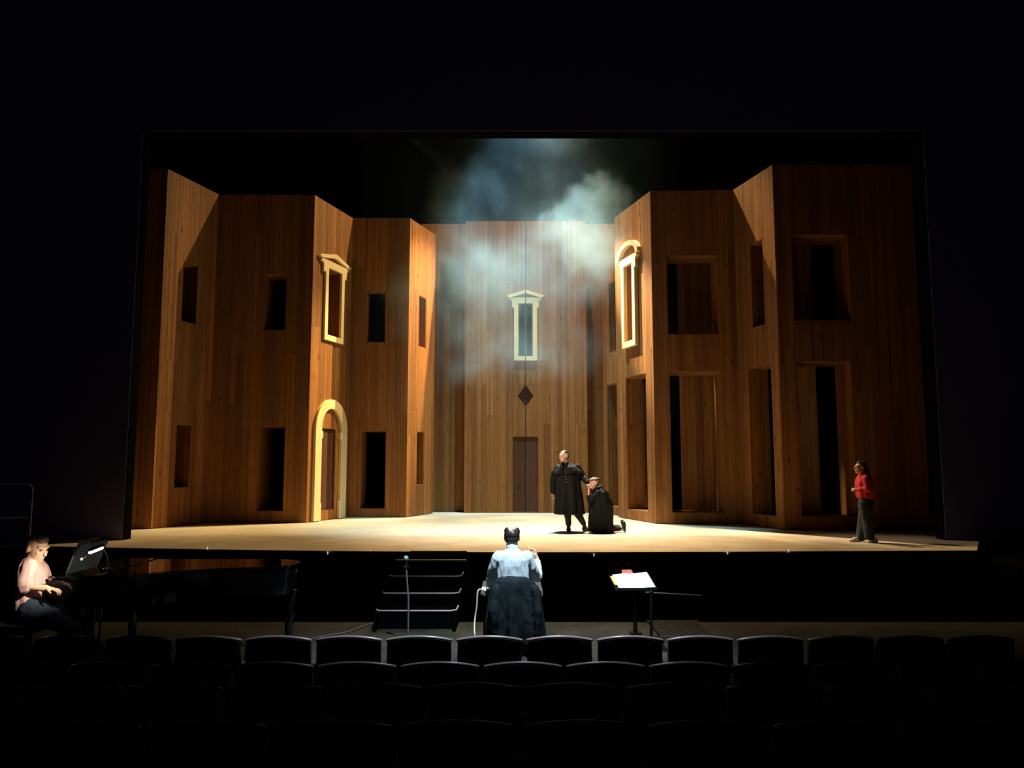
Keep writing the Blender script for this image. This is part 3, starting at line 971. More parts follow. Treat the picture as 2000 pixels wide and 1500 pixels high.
# slatted floor grille
g0, g1 = onz(1277, 1245, FL), onz(1380, 1217, FL)
gr = empty('floor_grille', V3((g0.x + g1.x) / 2, (g0.y + g1.y) / 2 + 0.0, FL), 'slatted floor grille by the pit lip beyond the score stand', 'grille')
gx0, gx1 = onz(1277, 1230, FL).x, onz(1378, 1230, FL).x
gy0, gy1 = onz(1300, 1247, FL).y, pit_lip - 0.03
n = 18
for i in range(n):
    x = gx0 + (gx1 - gx0) * (i + 0.5) / n
    one_box('slat', (x, (gy0 + gy1) / 2, FL + 0.012), ((gx1 - gx0) / n * 0.5, gy1 - gy0 - 0.04, 0.024), M['grey_slat'], gr)
bm = bmesh.new()
box(bm, ((gx0 + gx1) / 2, gy0, FL + 0.012), (gx1 - gx0 + 0.04, 0.03, 0.03)); box(bm, ((gx0 + gx1) / 2, gy1, FL + 0.012), (gx1 - gx0 + 0.04, 0.03, 0.03))
build('end_bar', bm, M['grey_slat'], gr)
one_box('tray', ((gx0 + gx1) / 2, (gy0 + gy1) / 2, FL + 0.002), (gx1 - gx0, gy1 - gy0 - 0.04, 0.004), M['black'], gr)

# cables on the floor
def cable(pts, r, m, label, name='cable'):
    bm = bmesh.new()
    P = [Vector(p) for p in pts]
    sm = []
    for i in range(len(P) - 1):
        p0, p1, p2, p3 = P[max(0, i - 1)], P[i], P[i + 1], P[min(len(P) - 1, i + 2)]
        for k in range(6):
            t = k / 6
            sm.append(0.5 * ((2 * p1) + (-p0 + p2) * t + (2 * p0 - 5 * p1 + 4 * p2 - p3) * t * t + (-p0 + 3 * p1 - 3 * p2 + p3) * t ** 3))
    sm.append(P[-1])
    tube(bm, sm, r, 6)
    return tag(build(name, bm, m, smooth=True, origin=P[0]), label, 'cable')
cable([onz(x, y, FL + 0.01) for x, y in [(610, 1247), (640, 1241), (680, 1234), (715, 1221), (745, 1213.5)]], 0.009, M['grey_metal'], 'thin cable curving over the stalls floor toward the stair')

# ------------------------------------------------------------------ conductor's desk, papers, cable
DZ = at(1000, 1155, 8.25).z
dx0, dx1 = at(939, 1155, 8.25).x, at(1060, 1155, 8.25).x
dk = empty('conductor_desk', V3((dx0 + dx1) / 2, 8.6, FL), 'low grey desk in front of the conductor', 'desk')
one_box('desk_top', ((dx0 + dx1) / 2, 8.62, DZ - 0.012), (dx1 - dx0, 0.72, 0.024), M['desk'], dk)
one_box('front_edge', ((dx0 + dx1) / 2, 8.252, DZ - 0.03), (dx1 - dx0, 0.012, 0.03), M['grey_metal'], dk)
for x in (dx0 + 0.04, dx1 - 0.04):
    for y in (8.32, 8.92):
        bm = bmesh.new(); tube(bm, [V3(x, y, FL + 0.01), V3(x, y, DZ - 0.03)], 0.016, 8); build('leg', bm, M['steel'], dk, smooth=True)
bm = bmesh.new(); box(bm, (at(949, 1150, 8.4).x, 8.38, DZ + 0.006), (0.085, 0.16, 0.012)); tag(build('score_sheet', bm, M['paper'], origin=(at(949, 1150, 8.4).x, 8.38, DZ)), 'white paper on the desk by the conductor\'s lowered arm', 'paper')
bm = bmesh.new(); box(bm, (at(1042, 1146, 8.4).x, 8.42, DZ + 0.012), (0.06, 0.24, 0.024)); tag(build('score_sheet', bm, M['paper'], origin=(at(1042, 1146, 8.4).x, 8.42, DZ)), 'white score pages on the desk under the raised arm', 'paper')
cable([at(944, 1152, 8.22), at(936, 1151.5, 8.21), at(932.5, 1160, 8.20), at(931, 1185, 8.2), at(928, 1205, 8.2), at(926.5, 1225, 8.15), at(928, 1246, 8.1), onz(935, 1300, FL + 0.01)], 0.009, M['cable'], 'pale grey cable hanging from the corner of the conductor desk')

# ------------------------------------------------------------------ conductor's chair and jacket
CD = 7.55
cx = at(1006, 1200, CD).x
ch = empty('conductor_chair', V3(cx, CD + 0.2, FL), 'upholstered chair under the conductor with a dark jacket over its back', 'chair')
bm = bmesh.new()
ztop = at(1005, 1129, CD).z
loft(bm, [((cx, CD + 0.02, ztop - 0.42), 0.20, 0.022), ((cx, CD, ztop - 0.2), 0.21, 0.026), ((cx, CD, ztop - 0.06), 0.19, 0.025), ((cx, CD, ztop - 0.012), 0.12, 0.018)], 24)
build('backrest', bm, M['seat_fabric'], ch, smooth=True)
bm = bmesh.new(); box(bm, (cx, CD + 0.25, FL + 0.47), (0.44, 0.44, 0.07)); bmesh.ops.bevel(bm, geom=bm.edges, offset=0.025, segments=2, affect='EDGES'); build('seat', bm, M['seat_fabric'], ch, smooth=True)
bm = bmesh.new(); tube(bm, [V3(cx, CD - 0.01, FL + 0.42), V3(cx, CD, ztop - 0.35)], 0.014, 8); build('back_post', bm, M['chrome'], ch, smooth=True)
bm = bmesh.new(); tube(bm, [V3(cx, CD + 0.25, FL + 0.08), V3(cx, CD + 0.25, FL + 0.44)], 0.03, 12); build('gas_column', bm, M['chrome'], ch, smooth=True)
for k in range(5):
    a = k * 2 * math.pi / 5 + 0.94 - math.pi / 2
    e = V3(cx + 0.29 * math.cos(a), CD + 0.25 + 0.29 * math.sin(a), FL + 0.07)
    bm = bmesh.new(); tube(bm, [V3(cx, CD + 0.25, FL + 0.10), e], [0.025, 0.016], 8); lg = build('leg', bm, M['chrome'], ch, smooth=True)
    bm = bmesh.new(); ell(bm, e - V3(0, 0, 0.04), (0.022, 0.028, 0.029), seg=10, rings=8); build('caster', bm, M['black'], lg, smooth=True)
# jacket
def jz(y): return at(1005, y, CD).z
bm = bmesh.new()
def jr(y, x0, x1, ry):
    a, b = at(x0, y, CD).x, at(x1, y, CD).x
    return (((a + b) / 2, CD - 0.02, jz(y)), (b - a) / 2, ry)
loft(bm, [jr(1243, 954, 1058, 0.10), jr(1220, 953, 1057, 0.105), jr(1190, 955, 1055, 0.10), jr(1165, 957, 1051, 0.095), jr(1145, 961, 1045, 0.085), jr(1134, 966, 1040, 0.07), jr(1128, 976, 1031, 0.05), jr(1126, 985, 1022, 0.025)], 96, fold=0.20, nf=11, ph=0.7)
for xx, y1, y0, r in ((964, 1150, 1236, 0.05), (1050, 1150, 1238, 0.05), (1026, 1160, 1258, 0.038)):
    tube(bm, [at(xx - (xx - 1005) * 0.1, y1, CD - 0.07), at(xx, (y0 + y1) / 2, CD - 0.10), at(xx + 1, y0, CD - 0.09)], [r * 0.8, r, r * 0.9], 12)
jk = remesh_build('jacket', bm, M['jacket'], None, 0.008, folds=0.010, fscale=14)
tag(jk, 'dark green-blue jacket draped over the back of the conductor chair', 'jacket')

# ------------------------------------------------------------------ people
def frame_axes(dirv, upv=(0, 0, 1)):
    """rotation whose local -Y looks along dirv."""
    f = Vector(dirv).normalized()
    y = -f
    x = y.cross(Vector(upv)); x = -x
    x = Vector(upv).cross(y) * -1
    x = y.cross(Vector(upv)).normalized()
    z = x.cross(y).normalized()
    return Matrix((x, y, z)).transposed()


def head_pieces(bm, c, look, s=1.0, tilt=(0, 0, 1)):
    R = frame_axes(look, tilt); c = Vector(c)
    def W(p): return c + R @ (Vector(p) * s)
    def E(p, r): ell(bm, W(p), tuple(k * s for k in r), R, 18, 12)
    E((0, 0.015, 0.028), (0.074, 0.094, 0.084))
    E((0, -0.022, -0.02), (0.062, 0.072, 0.085))
    E((0, -0.035, -0.062), (0.050, 0.055, 0.045))
    E((0, -0.070, -0.088), (0.023, 0.022, 0.020))          # chin
    tube(bm, [W((0, -0.088, 0.022)), W((0, -0.104, -0.004)), W((0, -0.112, -0.022))], [0.009 * s, 0.011 * s, 0.014 * s], 8)   # nose
    tube(bm, [W((-0.045, -0.070, 0.034)), W((-0.018, -0.088, 0.032)), W((0.018, -0.088, 0.032)), W((0.045, -0.070, 0.034))], 0.011 * s, 8)   # brow
    E((0.034, -0.066, -0.018), (0.022, 0.018, 0.018)); E((-0.034, -0.066, -0.018), (0.022, 0.018, 0.018))   # cheeks
    tube(bm, [W((-0.020, -0.084, -0.052)), W((0, -0.092, -0.050)), W((0.020, -0.084, -0.052))], 0.007 * s, 8)  # lips
    tube(bm, [W((-0.015, -0.083, -0.062)), W((0, -0.090, -0.063)), W((0.015, -0.083, -0.062))], 0.007 * s, 8)
    for k in (-1, 1):
        E((k * 0.076, 0.012, -0.006), (0.010, 0.020, 0.032))
    return W, R


def eyes(c, look, parent, s=1.0, tilt=(0, 0, 1)):
    R = frame_axes(look, tilt); c = Vector(c)
    for k in (-1, 1):
        bm = bmesh.new()
        ell(bm, c + R @ (Vector((k * 0.030, -0.083, 0.010)) * s), (0.012 * s, 0.008 * s, 0.007 * s), R, 10, 8)
        build('eye', bm, M['eye'], parent, smooth=True)


def hand(bm, wrist, d, n, curl=0.4, s=1.0, side=1):
    """wrist point, direction d of the fingers, n palm normal (the way fingers curl), side: thumb toward side * (d x n)."""
    w = Vector(wrist); d = Vector(d).normalized(); n = Vector(n); n = (n - d * n.dot(d)).normalized()
    a = d.cross(n) * side
    R = Matrix((a, d, n)).transposed()
    ell(bm, w + d * 0.045 * s, (0.040 * s, 0.052 * s, 0.016 * s), R, 14, 10)
    tube(bm, [w - d * 0.02 * s, w + d * 0.02 * s], [0.025 * s, 0.027 * s], 10)
    L = [0.070, 0.078, 0.072, 0.056]
    for i in range(4):
        off = (0.033 - 0.0215 * i)
        p = w + (d * 0.085 + a * off) * s
        base = w + (d * 0.045 + a * off * 0.7) * s
        pts = [base, p]
        ang = 0
        q = p
        for j, fr in enumerate((0.45, 0.32, 0.23)):
            ang += curl * (0.6 if j == 0 else 1.0)
            dd = d * math.cos(ang) + n * math.sin(ang) + a * (0.10 - 0.07 * i)
            q = q + dd * L[i] * fr * s
            pts.append(q)
        tube(bm, pts, [0.0095 * s, 0.0092 * s, 0.0085 * s, 0.008 * s, 0.0068 * s], 8)
    t0 = w + (d * 0.022 + a * 0.022) * s
    t1 = t0 + (d * 0.030 + a * 0.028 + n * 0.012) * s
    t2 = t1 + (d * 0.028 + a * 0.008 + n * 0.014) * s
    tube(bm, [t0, t1, t2], [0.014 * s, 0.011 * s, 0.009 * s], 8)


def limbpts(bm, pts, rs, seg=14): tube(bm, pts, rs, seg)


def shoe(name, heel, toe, h, wdt, m, parent, ankle=None, heelup=0.0):
    bm = bmesh.new()
    heel, toe = Vector(heel), Vector(toe)
    d = (toe - heel)
    L = d.length; d.normalize()
    ang = math.atan2(d.y, d.x)
    R = Matrix.Rotation(ang, 3, 'Z')
    if abs(d.z) > 0.05:
        R = d.to_track_quat('X', 'Z').to_matrix()
    upv = R @ Vector((0, 0, 1))
    mid = (heel + toe) / 2
    ell(bm, heel + d * L * 0.2 + upv * h * 0.45, (L * 0.24, wdt * 0.42, h * 0.5), R)
    ell(bm, heel + d * L * 0.70 + upv * h * 0.32, (L * 0.32, wdt * 0.52, h * 0.34), R)
    ell(bm, heel + d * L * 0.42 + upv * h * 0.50, (L * 0.25, wdt * 0.42, h * 0.40), R)
    box(bm, heel + d * L * 0.5 + upv * 0.012, (L * 0.90, wdt * 0.75, 0.022), R)
    if ankle is not None:
        tube(bm, [heel + d * L * 0.22 + upv * h * 0.5, Vector(ankle)], [wdt * 0.42, wdt * 0.44], 12)
    return remesh_build(name, bm, m, parent, 0.008)


# ---- 1. standing man in the long black coat
DM = onz(1110, 1038, 0).y
def P1(x, y, dz=0.0): return at(x, y, DM + dz)
base = Vector((onz(1118, 1039, 0).x, DM, 0))
man = empty('person', base, 'standing man in long black caped coat and boots, one hand held by the kneeling figure', 'person')
hc = P1(1101.5, 891, -0.02); look = (-0.80, -0.58, -0.16)
bm = bmesh.new()
head_pieces(bm, hc, look, 1.13)
neck = P1(1104, 908)
limbpts(bm, [P1(1103, 897, 0.01), neck, P1(1106, 918)], [0.058, 0.062, 0.09])
chest = P1(1107, 930); pel = P1(1111, 972)
ell(bm, P1(1107, 928), (0.21, 0.13, 0.22)); ell(bm, P1(1109, 952), (0.185, 0.13, 0.2)); ell(bm, pel, (0.18, 0.13, 0.16))
shl, shr = P1(1088, 914), P1(1127, 912)
hl, hr = P1(1079.5, 962, -0.05), P1(1147.5, 944, -0.10)
el, er = P1(1080, 938, 0.03), P1(1139, 932, 0.02)
limbpts(bm, [shl, el, hl], [0.062, 0.046, 0.029]); limbpts(bm, [shr, er, hr], [0.062, 0.046, 0.029])
hand(bm, hl, (0.08, -0.15, -1), (0.6, -0.7, 0), 0.35, 0.98, 1)
hand(bm, hr, (0.55, -0.1, -0.75), (0, -0.9, -0.4), 0.45, 0.98, -1)
kl, kr = P1(1109, 1003, -0.03), P1(1128, 1003, 0)
al, ar = P1(1111, 1030), P1(1141, 1026, 0.03)
limbpts(bm, [P1(1105, 978), kl, al], [0.095, 0.062, 0.042]); limbpts(bm, [P1(1118, 978), kr, ar], [0.095, 0.062, 0.042])
ell(bm, al - V3(0, 0.05, 0.04), (0.045, 0.11, 0.04)); ell(bm, ar + V3(0.06, 0, -0.03), (0.11, 0.045, 0.035))
remesh_build('body', bm, M['skin'], man, 0.0075)
eyes(hc, look, man, 1.13)
bm = bmesh.new()                                     # hair: back and sides, receding
R = frame_axes(look)
HS = 1.13
def hw(p): return hc + R @ (Vector(p) * HS)
ell(bm, hw((0, 0.042, 0.030)), (0.078, 0.076, 0.080), R); ell(bm, hw((0, 0.052, -0.012)), (0.075, 0.060, 0.065), R); ell(bm, hw((0.0, 0.024, 0.058)), (0.079, 0.090, 0.066), R)
remesh_build('hair', bm, M['hair_dark'], man, 0.009, folds=0.005, fscale=40)
# coat
bm = bmesh.new()
def cr(y, x0, x1, ry, dz=0.0):
    a, b = P1(x0, y, dz), P1(x1, y, dz)
    return ((a + b) / 2, (b.x - a.x) / 2, ry)
loft(bm, [cr(1004, 1083.5, 1141, 0.24), cr(990, 1084, 1139.5, 0.235), cr(965, 1084.5, 1137, 0.215), cr(945, 1086, 1134, 0.195), cr(928, 1086, 1133, 0.185), cr(918, 1085, 1134, 0.165), cr(912, 1089, 1127, 0.13), cr(907, 1095, 1116, 0.09)], 44, fold=0.10, nf=9, ph=1.0)
limbpts(bm, [P1(1089, 915), P1(1080.5, 938, 0.03), P1(1080, 959.5, -0.04)], [0.092, 0.082, 0.072]); limbpts(bm, [P1(1127, 913), P1(1138, 931, 0.02), P1(1146.5, 941.5, -0.09)], [0.092, 0.08, 0.066])
remesh_build('coat', bm, M['coat'], man, 0.009, folds=0.012, fscale=10)
bm = bmesh.new()                                     # shoulder cape
loft(bm, [cr(926, 1075.5, 1141, 0.225), cr(920, 1079, 1138, 0.215), cr(912, 1086, 1129, 0.18), cr(906, 1096, 1116, 0.10), cr(903, 1098, 1112, 0.075)], 44, fold=0.07, nf=8, ph=0.3)
remesh_build('shoulder_cape', bm, M['coat'], man, 0.008, folds=0.007, fscale=12)
bm = bmesh.new()
for k, sx in ((-1, 1099), (1, 1112.5)):
    tube(bm, [P1(sx, 905, -0.10), P1(sx + k * 1.5, 914, -0.20), P1(sx + k * 1.0, 925, -0.245)], [0.016, 0.03, 0.012], 8)
remesh_build('lapel', bm, M['coat'], man, 0.008)
for i in range(5):
    bm = bmesh.new(); p = P1(1105 + i * 0.5, 920 + i * 5.4, -0.212 - 0.004 * i); ell(bm, p, (0.011, 0.008, 0.011), seg=10, rings=8)
    b_ = build('button', bm, M['button'], man, smooth=True)
    if i == 0: b_['label'] = 'small copper-coloured coat button'
bm = bmesh.new()
limbpts(bm, [P1(1104, 985), P1(1108.5, 1005, -0.03), P1(1110.5, 1024)], [0.115, 0.082, 0.062]); limbpts(bm, [P1(1119, 985), P1(1130, 1006), P1(1139.5, 1022, 0.02)], [0.115, 0.082, 0.060])
remesh_build('trousers', bm, M['trouser'], man, 0.009, folds=0.007, fscale=14)
fz = 0.0
lf = Vector((P1(1110.5, 1038).x, DM, 0))
shoe('boot', (lf.x, DM + 0.09, fz), (lf.x - 0.01, DM - 0.20, fz), 0.13, 0.105, M['boot'], man, ankle=P1(1111, 1022))
rf0, rf1 = P1(1140, 1031, 0.02), P1(1162, 1036.5, -0.04)
shoe('boot', (rf0.x - 0.03, DM + 0.02, fz), (rf0.x + 0.25, DM - 0.02, fz), 0.12, 0.10, M['boot'], man, ankle=P1(1139.5, 1020, 0.02))

# ---- 2. kneeling figure in the black robe
DK = DM - 0.22
def P2(x, y, dz=0.0): return at(x, y, DK + dz)
base = Vector((P2(1176, 1040).x, DK, 0))
kn = empty('person', base, 'kneeling figure in a black robe bowing over the standing man\'s hand', 'person')
hc = P2(1160.5, 943.5, -0.02); look = (-0.86, -0.30, -0.42)
bm = bmesh.new(); tl = (-0.25, -0.05, 1)
head_pieces(bm, hc, look, 1.1, tl)
limbpts(bm, [P2(1163, 949, 0.02), P2(1168, 957, 0.02), P2(1173, 966)], [0.05, 0.055, 0.09])
ell(bm, P2(1174, 972), (0.15, 0.14, 0.17)); ell(bm, P2(1177, 992), (0.15, 0.14, 0.16)); ell(bm, P2(1180, 1008), (0.15, 0.15, 0.12))
for dd in (-0.13, 0.13):
    sh = P2(1168, 963, dd); e_ = P2(1150, 977, dd * 0.9 - 0.05); h_ = P2(1150, 957, -0.10 + dd * 0.25)
    limbpts(bm, [sh, e_, h_], [0.052, 0.038, 0.024])
    hand(bm, h_, (-0.05, -0.05 - dd, 1), (-0.4 if dd > 0 else -0.8, -dd * 3, 0.1), 0.55, 0.9, 1 if dd > 0 else -1)
    kz = V3(P2(1166, 1036).x, DK + dd * 0.8, 0.06)
    limbpts(bm, [P2(1179, 1012, dd * 0.6), kz], [0.085, 0.06])
    an = V3(P2(1209, 1026).x, DK + dd * 0.8, 0.07)
    limbpts(bm, [kz, an], [0.058, 0.038])
remesh_build('body', bm, M['skin'], kn, 0.0075)
eyes(hc, look, kn, 1.1, tl)
R = frame_axes(look, tl)
bm = bmesh.new()
ell(bm, hw((0, 0.026, 0.040)), (0.084, 0.092, 0.080), R); ell(bm, hw((0, 0.055, -0.005)), (0.076, 0.055, 0.060), R); ell(bm, hw((0, -0.03, 0.078)), (0.066, 0.058, 0.040), R)
remesh_build('hair', bm, M['hair_brown'], kn, 0.008, folds=0.006, fscale=45)
bm = bmesh.new(); ell(bm, hw((0, 0.115, 0.02)), (0.042, 0.036, 0.042), R)
o = remesh_build('hair_bun', bm, M['hair_dark'], kn, 0.007, folds=0.005, fscale=45); o['label'] = 'dark rolled bun'
bm = bmesh.new()
def kr_(y, x0, x1, ry, dz=0.0):
    a, b = P2(x0, y, dz), P2(x1, y, dz)
    return ((a + b) / 2, (b.x - a.x) / 2, ry)
loft(bm, [kr_(1040.5, 1156, 1197.5, 0.27), kr_(1022, 1157, 1197, 0.25), kr_(1000, 1156, 1198, 0.235), kr_(985, 1155, 1198, 0.23), kr_(972, 1156, 1193, 0.22), kr_(962, 1157, 1187, 0.20), kr_(954, 1160, 1180, 0.14), kr_(949, 1164, 1176, 0.09)], 44, fold=0.08, nf=9, ph=0.4)
loft(bm, [kr_(1038, 1148.5, 1160, 0.10), kr_(1010, 1150, 1162, 0.09), kr_(985, 1151, 1165, 0.08), kr_(968, 1154, 1168, 0.07)], 24, fold=0.1, nf=5)
for dd in (-0.13, 0.13):
    limbpts(bm, [P2(1168, 963, dd), P2(1152, 977, dd * 0.9 - 0.05), P2(1150.5, 969, -0.10 + dd * 0.3)], [0.085, 0.075, 0.05])
remesh_build('robe', bm, M['coat'], kn, 0.009, folds=0.013, fscale=9)
bm = bmesh.new()
tube(bm, [P2(1158, 957, -0.13), P2(1166, 953, -0.14), P2(1174, 951, -0.06), P2(1178, 952, 0.06)], [0.022, 0.035, 0.04, 0.03], 10)
tube(bm, [P2(1176, 953, -0.1), P2(1186, 961, -0.16), P2(1192, 970, -0.14)], [0.02, 0.025, 0.012], 10)
o = remesh_build('hood_collar', bm, M['coat'], kn, 0.008, folds=0.008, fscale=18)
for dd, lift in ((-0.10, 0.0), (0.10, 0.02)):
    ank = V3(P2(1209, 1026).x, DK + dd, 0.085 + lift)
    bm = bmesh.new(); tube(bm, [V3(P2(1190, 1030).x, DK + dd, 0.09), ank], [0.07, 0.052], 12)
    remesh_build('stocking', bm, M['trouser'], kn, 0.009)
    hx = P2(1213.5, 1020).x
    shoe('shoe', (hx - 0.01, DK + dd, 0.235 + lift), (hx + 0.045, DK + dd, 0.012), 0.085, 0.09, M['boot'], kn)

# ---- 3. woman in the red jumper
DW = onz(1692, 1059, 0).y
def P3(x, y, dz=0.0): return at(x, y, DW + dz)
base = Vector((P3(1690, 1059).x, DW, 0))
wo = empty('person', base, 'standing woman in red jumper, dark wide trousers and pale shoes watching the couple', 'person')
hc = P3(1680.5, 913.5); look = (-1, -0.08, 0.02)
bm = bmesh.new()
head_pieces(bm, hc, look, 1.08)
limbpts(bm, [P3(1683, 918), P3(1685, 926), P3(1689, 936)], [0.048, 0.05, 0.08])
ell(bm, P3(1690, 942), (0.12, 0.17, 0.17)); ell(bm, P3(1691, 960), (0.12, 0.15, 0.16)); ell(bm, P3(1691, 980), (0.125, 0.16, 0.14))
for dd in (-0.17, 0.17):
    h_ = P3(1676, 957.5, dd * 0.55)
    limbpts(bm, [P3(1691, 934, dd), P3(1694, 955, dd * 1.25), h_], [0.05, 0.038, 0.024])
    hand(bm, h_, (-0.85, -dd * 1.5, 0.25), (0, -dd * 4, -0.6), 0.75, 0.9, 1 if dd < 0 else -1)
    kx = 1690 + (3 if dd < 0 else -4)
    limbpts(bm, [P3(1691, 985, dd * 0.5), P3(kx, 1018, dd * 0.55), P3(kx + (3 if dd < 0 else -7), 1050, dd * 0.5)], [0.09, 0.06, 0.04])
remesh_build('body', bm, M['skin'], wo, 0.0075)
eyes(hc, look, wo, 1.08)
R = frame_axes(look)
bm = bmesh.new()
ell(bm, hw((0, 0.034, 0.038)), (0.088, 0.092, 0.086), R); ell(bm, hw((0, 0.075, -0.05)), (0.090, 0.066, 0.085), R); ell(bm, hw((0, 0.100, -0.115)), (0.085, 0.060, 0.075), R); ell(bm, hw((0, -0.012, 0.085)), (0.06, 0.06, 0.034), R)
remesh_build('hair', bm, M['hair_dark'], wo, 0.008, folds=0.009, fscale=30)
bm = bmesh.new()
def wr(y, x0, x1, ry):
    a, b = P3(x0, y), P3(x1, y)
    return ((a + b) / 2, (b.x - a.x) / 2, ry)
loft(bm, [wr(974, 1676, 1706, 0.185), wr(968, 1673, 1706.5, 0.20), wr(955, 1672.5, 1705.5, 0.20), wr(942, 1672, 1703, 0.20), wr(934, 1674.5, 1700, 0.19), wr(928, 1679, 1697, 0.15), wr(924, 1682, 1692, 0.075)], 40, fold=0.04, nf=9)
for dd in (-0.17, 0.17):
    limbpts(bm, [P3(1691, 935, dd), P3(1694.5, 955, dd * 1.25), P3(1680, 957, dd * 0.7)], [0.075, 0.068, 0.048])
remesh_build('jumper', bm, M['red_knit'], wo, 0.009, folds=0.012, fscale=13)
bm = bmesh.new()
for dd, x1, y1 in ((-0.085, 1698.5, 1053), (0.085, 1682, 1050)):
    limbpts(bm, [P3(1690.5, 980, dd), P3((1691 + x1) / 2, 1016, dd), P3(x1, y1 - 2, dd)], [0.118, 0.10, 0.092], 18)
loft(bm, [wr(992, 1677, 1706, 0.185), wr(980, 1677.5, 1706, 0.185), wr(971, 1678, 1705, 0.165)], 30)
remesh_build('trousers', bm, M['trouser'], wo, 0.009, folds=0.010, fscale=12)
for x0, x1, dd in ((1710, 1686, -0.09), (1684, 1661, 0.10)):
    a, b = P3(x0, 1060), P3(x1, 1060)
    shoe('shoe', (a.x, DW + dd, 0), (b.x, DW + dd - 0.05, 0), 0.10, 0.10, M['shoe_white'], wo)

HS = 0.99
# ---- 4. conductor seen from behind
DC = 7.92
def P4(x, y, dz=0.0): return at(x, y, DC + dz)
base = Vector((P4(1003, 1200).x, DC, FL))
co = empty('person', base, 'seated conductor in pale blue shirt seen from behind, raising a baton', 'person')
hc = P4(1000, 1050.5, 0.06); look = (0.04, 1, -0.30)
bm = bmesh.new()
head_pieces(bm, hc, look, 0.97)
limbpts(bm, [P4(1000, 1056, 0.04), P4(1000, 1068, 0.02), P4(1001, 1080)], [0.058, 0.058, 0.07])
ell(bm, P4(1001, 1108), (0.15, 0.09, 0.13)); ell(bm, P4(1002, 1135), (0.15, 0.10, 0.17)); ell(bm, P4(1003, 1170), (0.18, 0.14, 0.14))
shl, shr = P4(976, 1092), P4(1027, 1092)
ell_, elr = P4(961, 1128, 0.10), P4(1051, 1129, 0.12)
hlp, hrp = P4(955, 1143, 0.34), P4(1048, 1094, 0.30)
limbpts(bm, [shl, ell_, hlp], [0.05, 0.040, 0.029]); limbpts(bm, [shr, elr, hrp], [0.05, 0.042, 0.029])
hand(bm, hlp, (0.35, 1, -0.2), (0, -0.2, -1), 0.35, 1.0, 1)
hand(bm, hrp, (-0.12, 0.2, 0.97), (-0.95, 0.2, -0.1), 1.0, 1.08, 1)
for k in (-1, 1):
    limbpts(bm, [P4(1003 + k * 18, 1185), V3(P4(1003, 1180).x + k * 0.14, DC + 0.44, FL + 0.53), V3(P4(1003, 1180).x + k * 0.15, DC + 0.40, FL + 0.10)], [0.10, 0.065, 0.045])
    ell(bm, V3(P4(1003, 1180).x + k * 0.15, DC + 0.46, FL + 0.045), (0.045, 0.12, 0.04))
remesh_build('body', bm, M['skin'], co, 0.007)
eyes(hc, look, co, 0.97)
R = frame_axes(look)
bm = bmesh.new()
ell(bm, hw((0, 0.040, 0.018)), (0.079, 0.072, 0.072), R); ell(bm, hw((0, 0.050, -0.030)), (0.068, 0.050, 0.050), R)
for k in (-1, 1):
    ell(bm, hw((k * 0.050, 0.012, 0.062)), (0.032, 0.058, 0.042), R)
remesh_build('hair', bm, M['hair_dark'], co, 0.006, folds=0.005, fscale=45)
bm = bmesh.new()
def sr(y, x0, x1, ry, dz=0.0):
    a, b = P4(x0, y, dz), P4(x1, y, dz)
    return ((a + b) / 2, (b.x - a.x) / 2, ry)
loft(bm, [sr(1178, 970, 1037, 0.15), sr(1150, 970, 1036, 0.145), sr(1125, 970, 1034, 0.14), sr(1103, 970, 1034, 0.14), sr(1092, 967, 1036, 0.13), sr(1084, 969, 1033, 0.115), sr(1078, 978, 1023, 0.10), sr(1072, 988, 1013, 0.078), sr(1063, 991, 1010, 0.068)], 56, fold=0.05, nf=9)
limbpts(bm, [P4(975, 1091), P4(967, 1110, 0.03), P4(961, 1130, 0.09), P4(957, 1141, 0.30)], [0.080, 0.068, 0.056, 0.044])
limbpts(bm, [P4(1027, 1090), P4(1037, 1108, 0.03), P4(1048, 1127, 0.11), P4(1049, 1110, 0.20), P4(1048, 1098, 0.28)], [0.080, 0.068, 0.058, 0.048, 0.042])
remesh_build('shirt', bm, M['shirt_blue'], co, 0.0065, folds=0.010, fscale=15)
bm = bmesh.new(); tube(bm, [P4(992, 1069, -0.02), P4(996, 1067.5, -0.045), P4(1000, 1067, -0.06), P4(1004, 1067.5, -0.045), P4(1009, 1069, -0.02)], 0.017, 10)
remesh_build('collar', bm, M['shirt_blue'], co, 0.006)
bm = bmesh.new()
xc = P4(1003, 1180).x
for k in (-1, 1):
    limbpts(bm, [V3(xc + k * 0.09, DC + 0.02, FL + 0.60), V3(xc + k * 0.15, DC + 0.44, FL + 0.55), V3(xc + k * 0.15, DC + 0.41, FL + 0.12)], [0.115, 0.085, 0.065])
remesh_build('trousers', bm, M['trouser'], co, 0.009, folds=0.006)
for k in (-1, 1):
    shoe('shoe', (xc + k * 0.15, DC + 0.35, FL), (xc + k * 0.16, DC + 0.63, FL), 0.10, 0.10, M['boot'], co)
bp = P4(1041, 1080, 0.33)
bt = P4(1022, 1056, 0.52)
bm = bmesh.new(); tube(bm, [bp, bt], [0.0065, 0.004], 8)
b_ = build('baton', bm, M['baton'], None, smooth=True, origin=bp); tag(b_, 'slim yellow baton held up in the conductor\'s raised hand', 'baton')

HS = 1.12
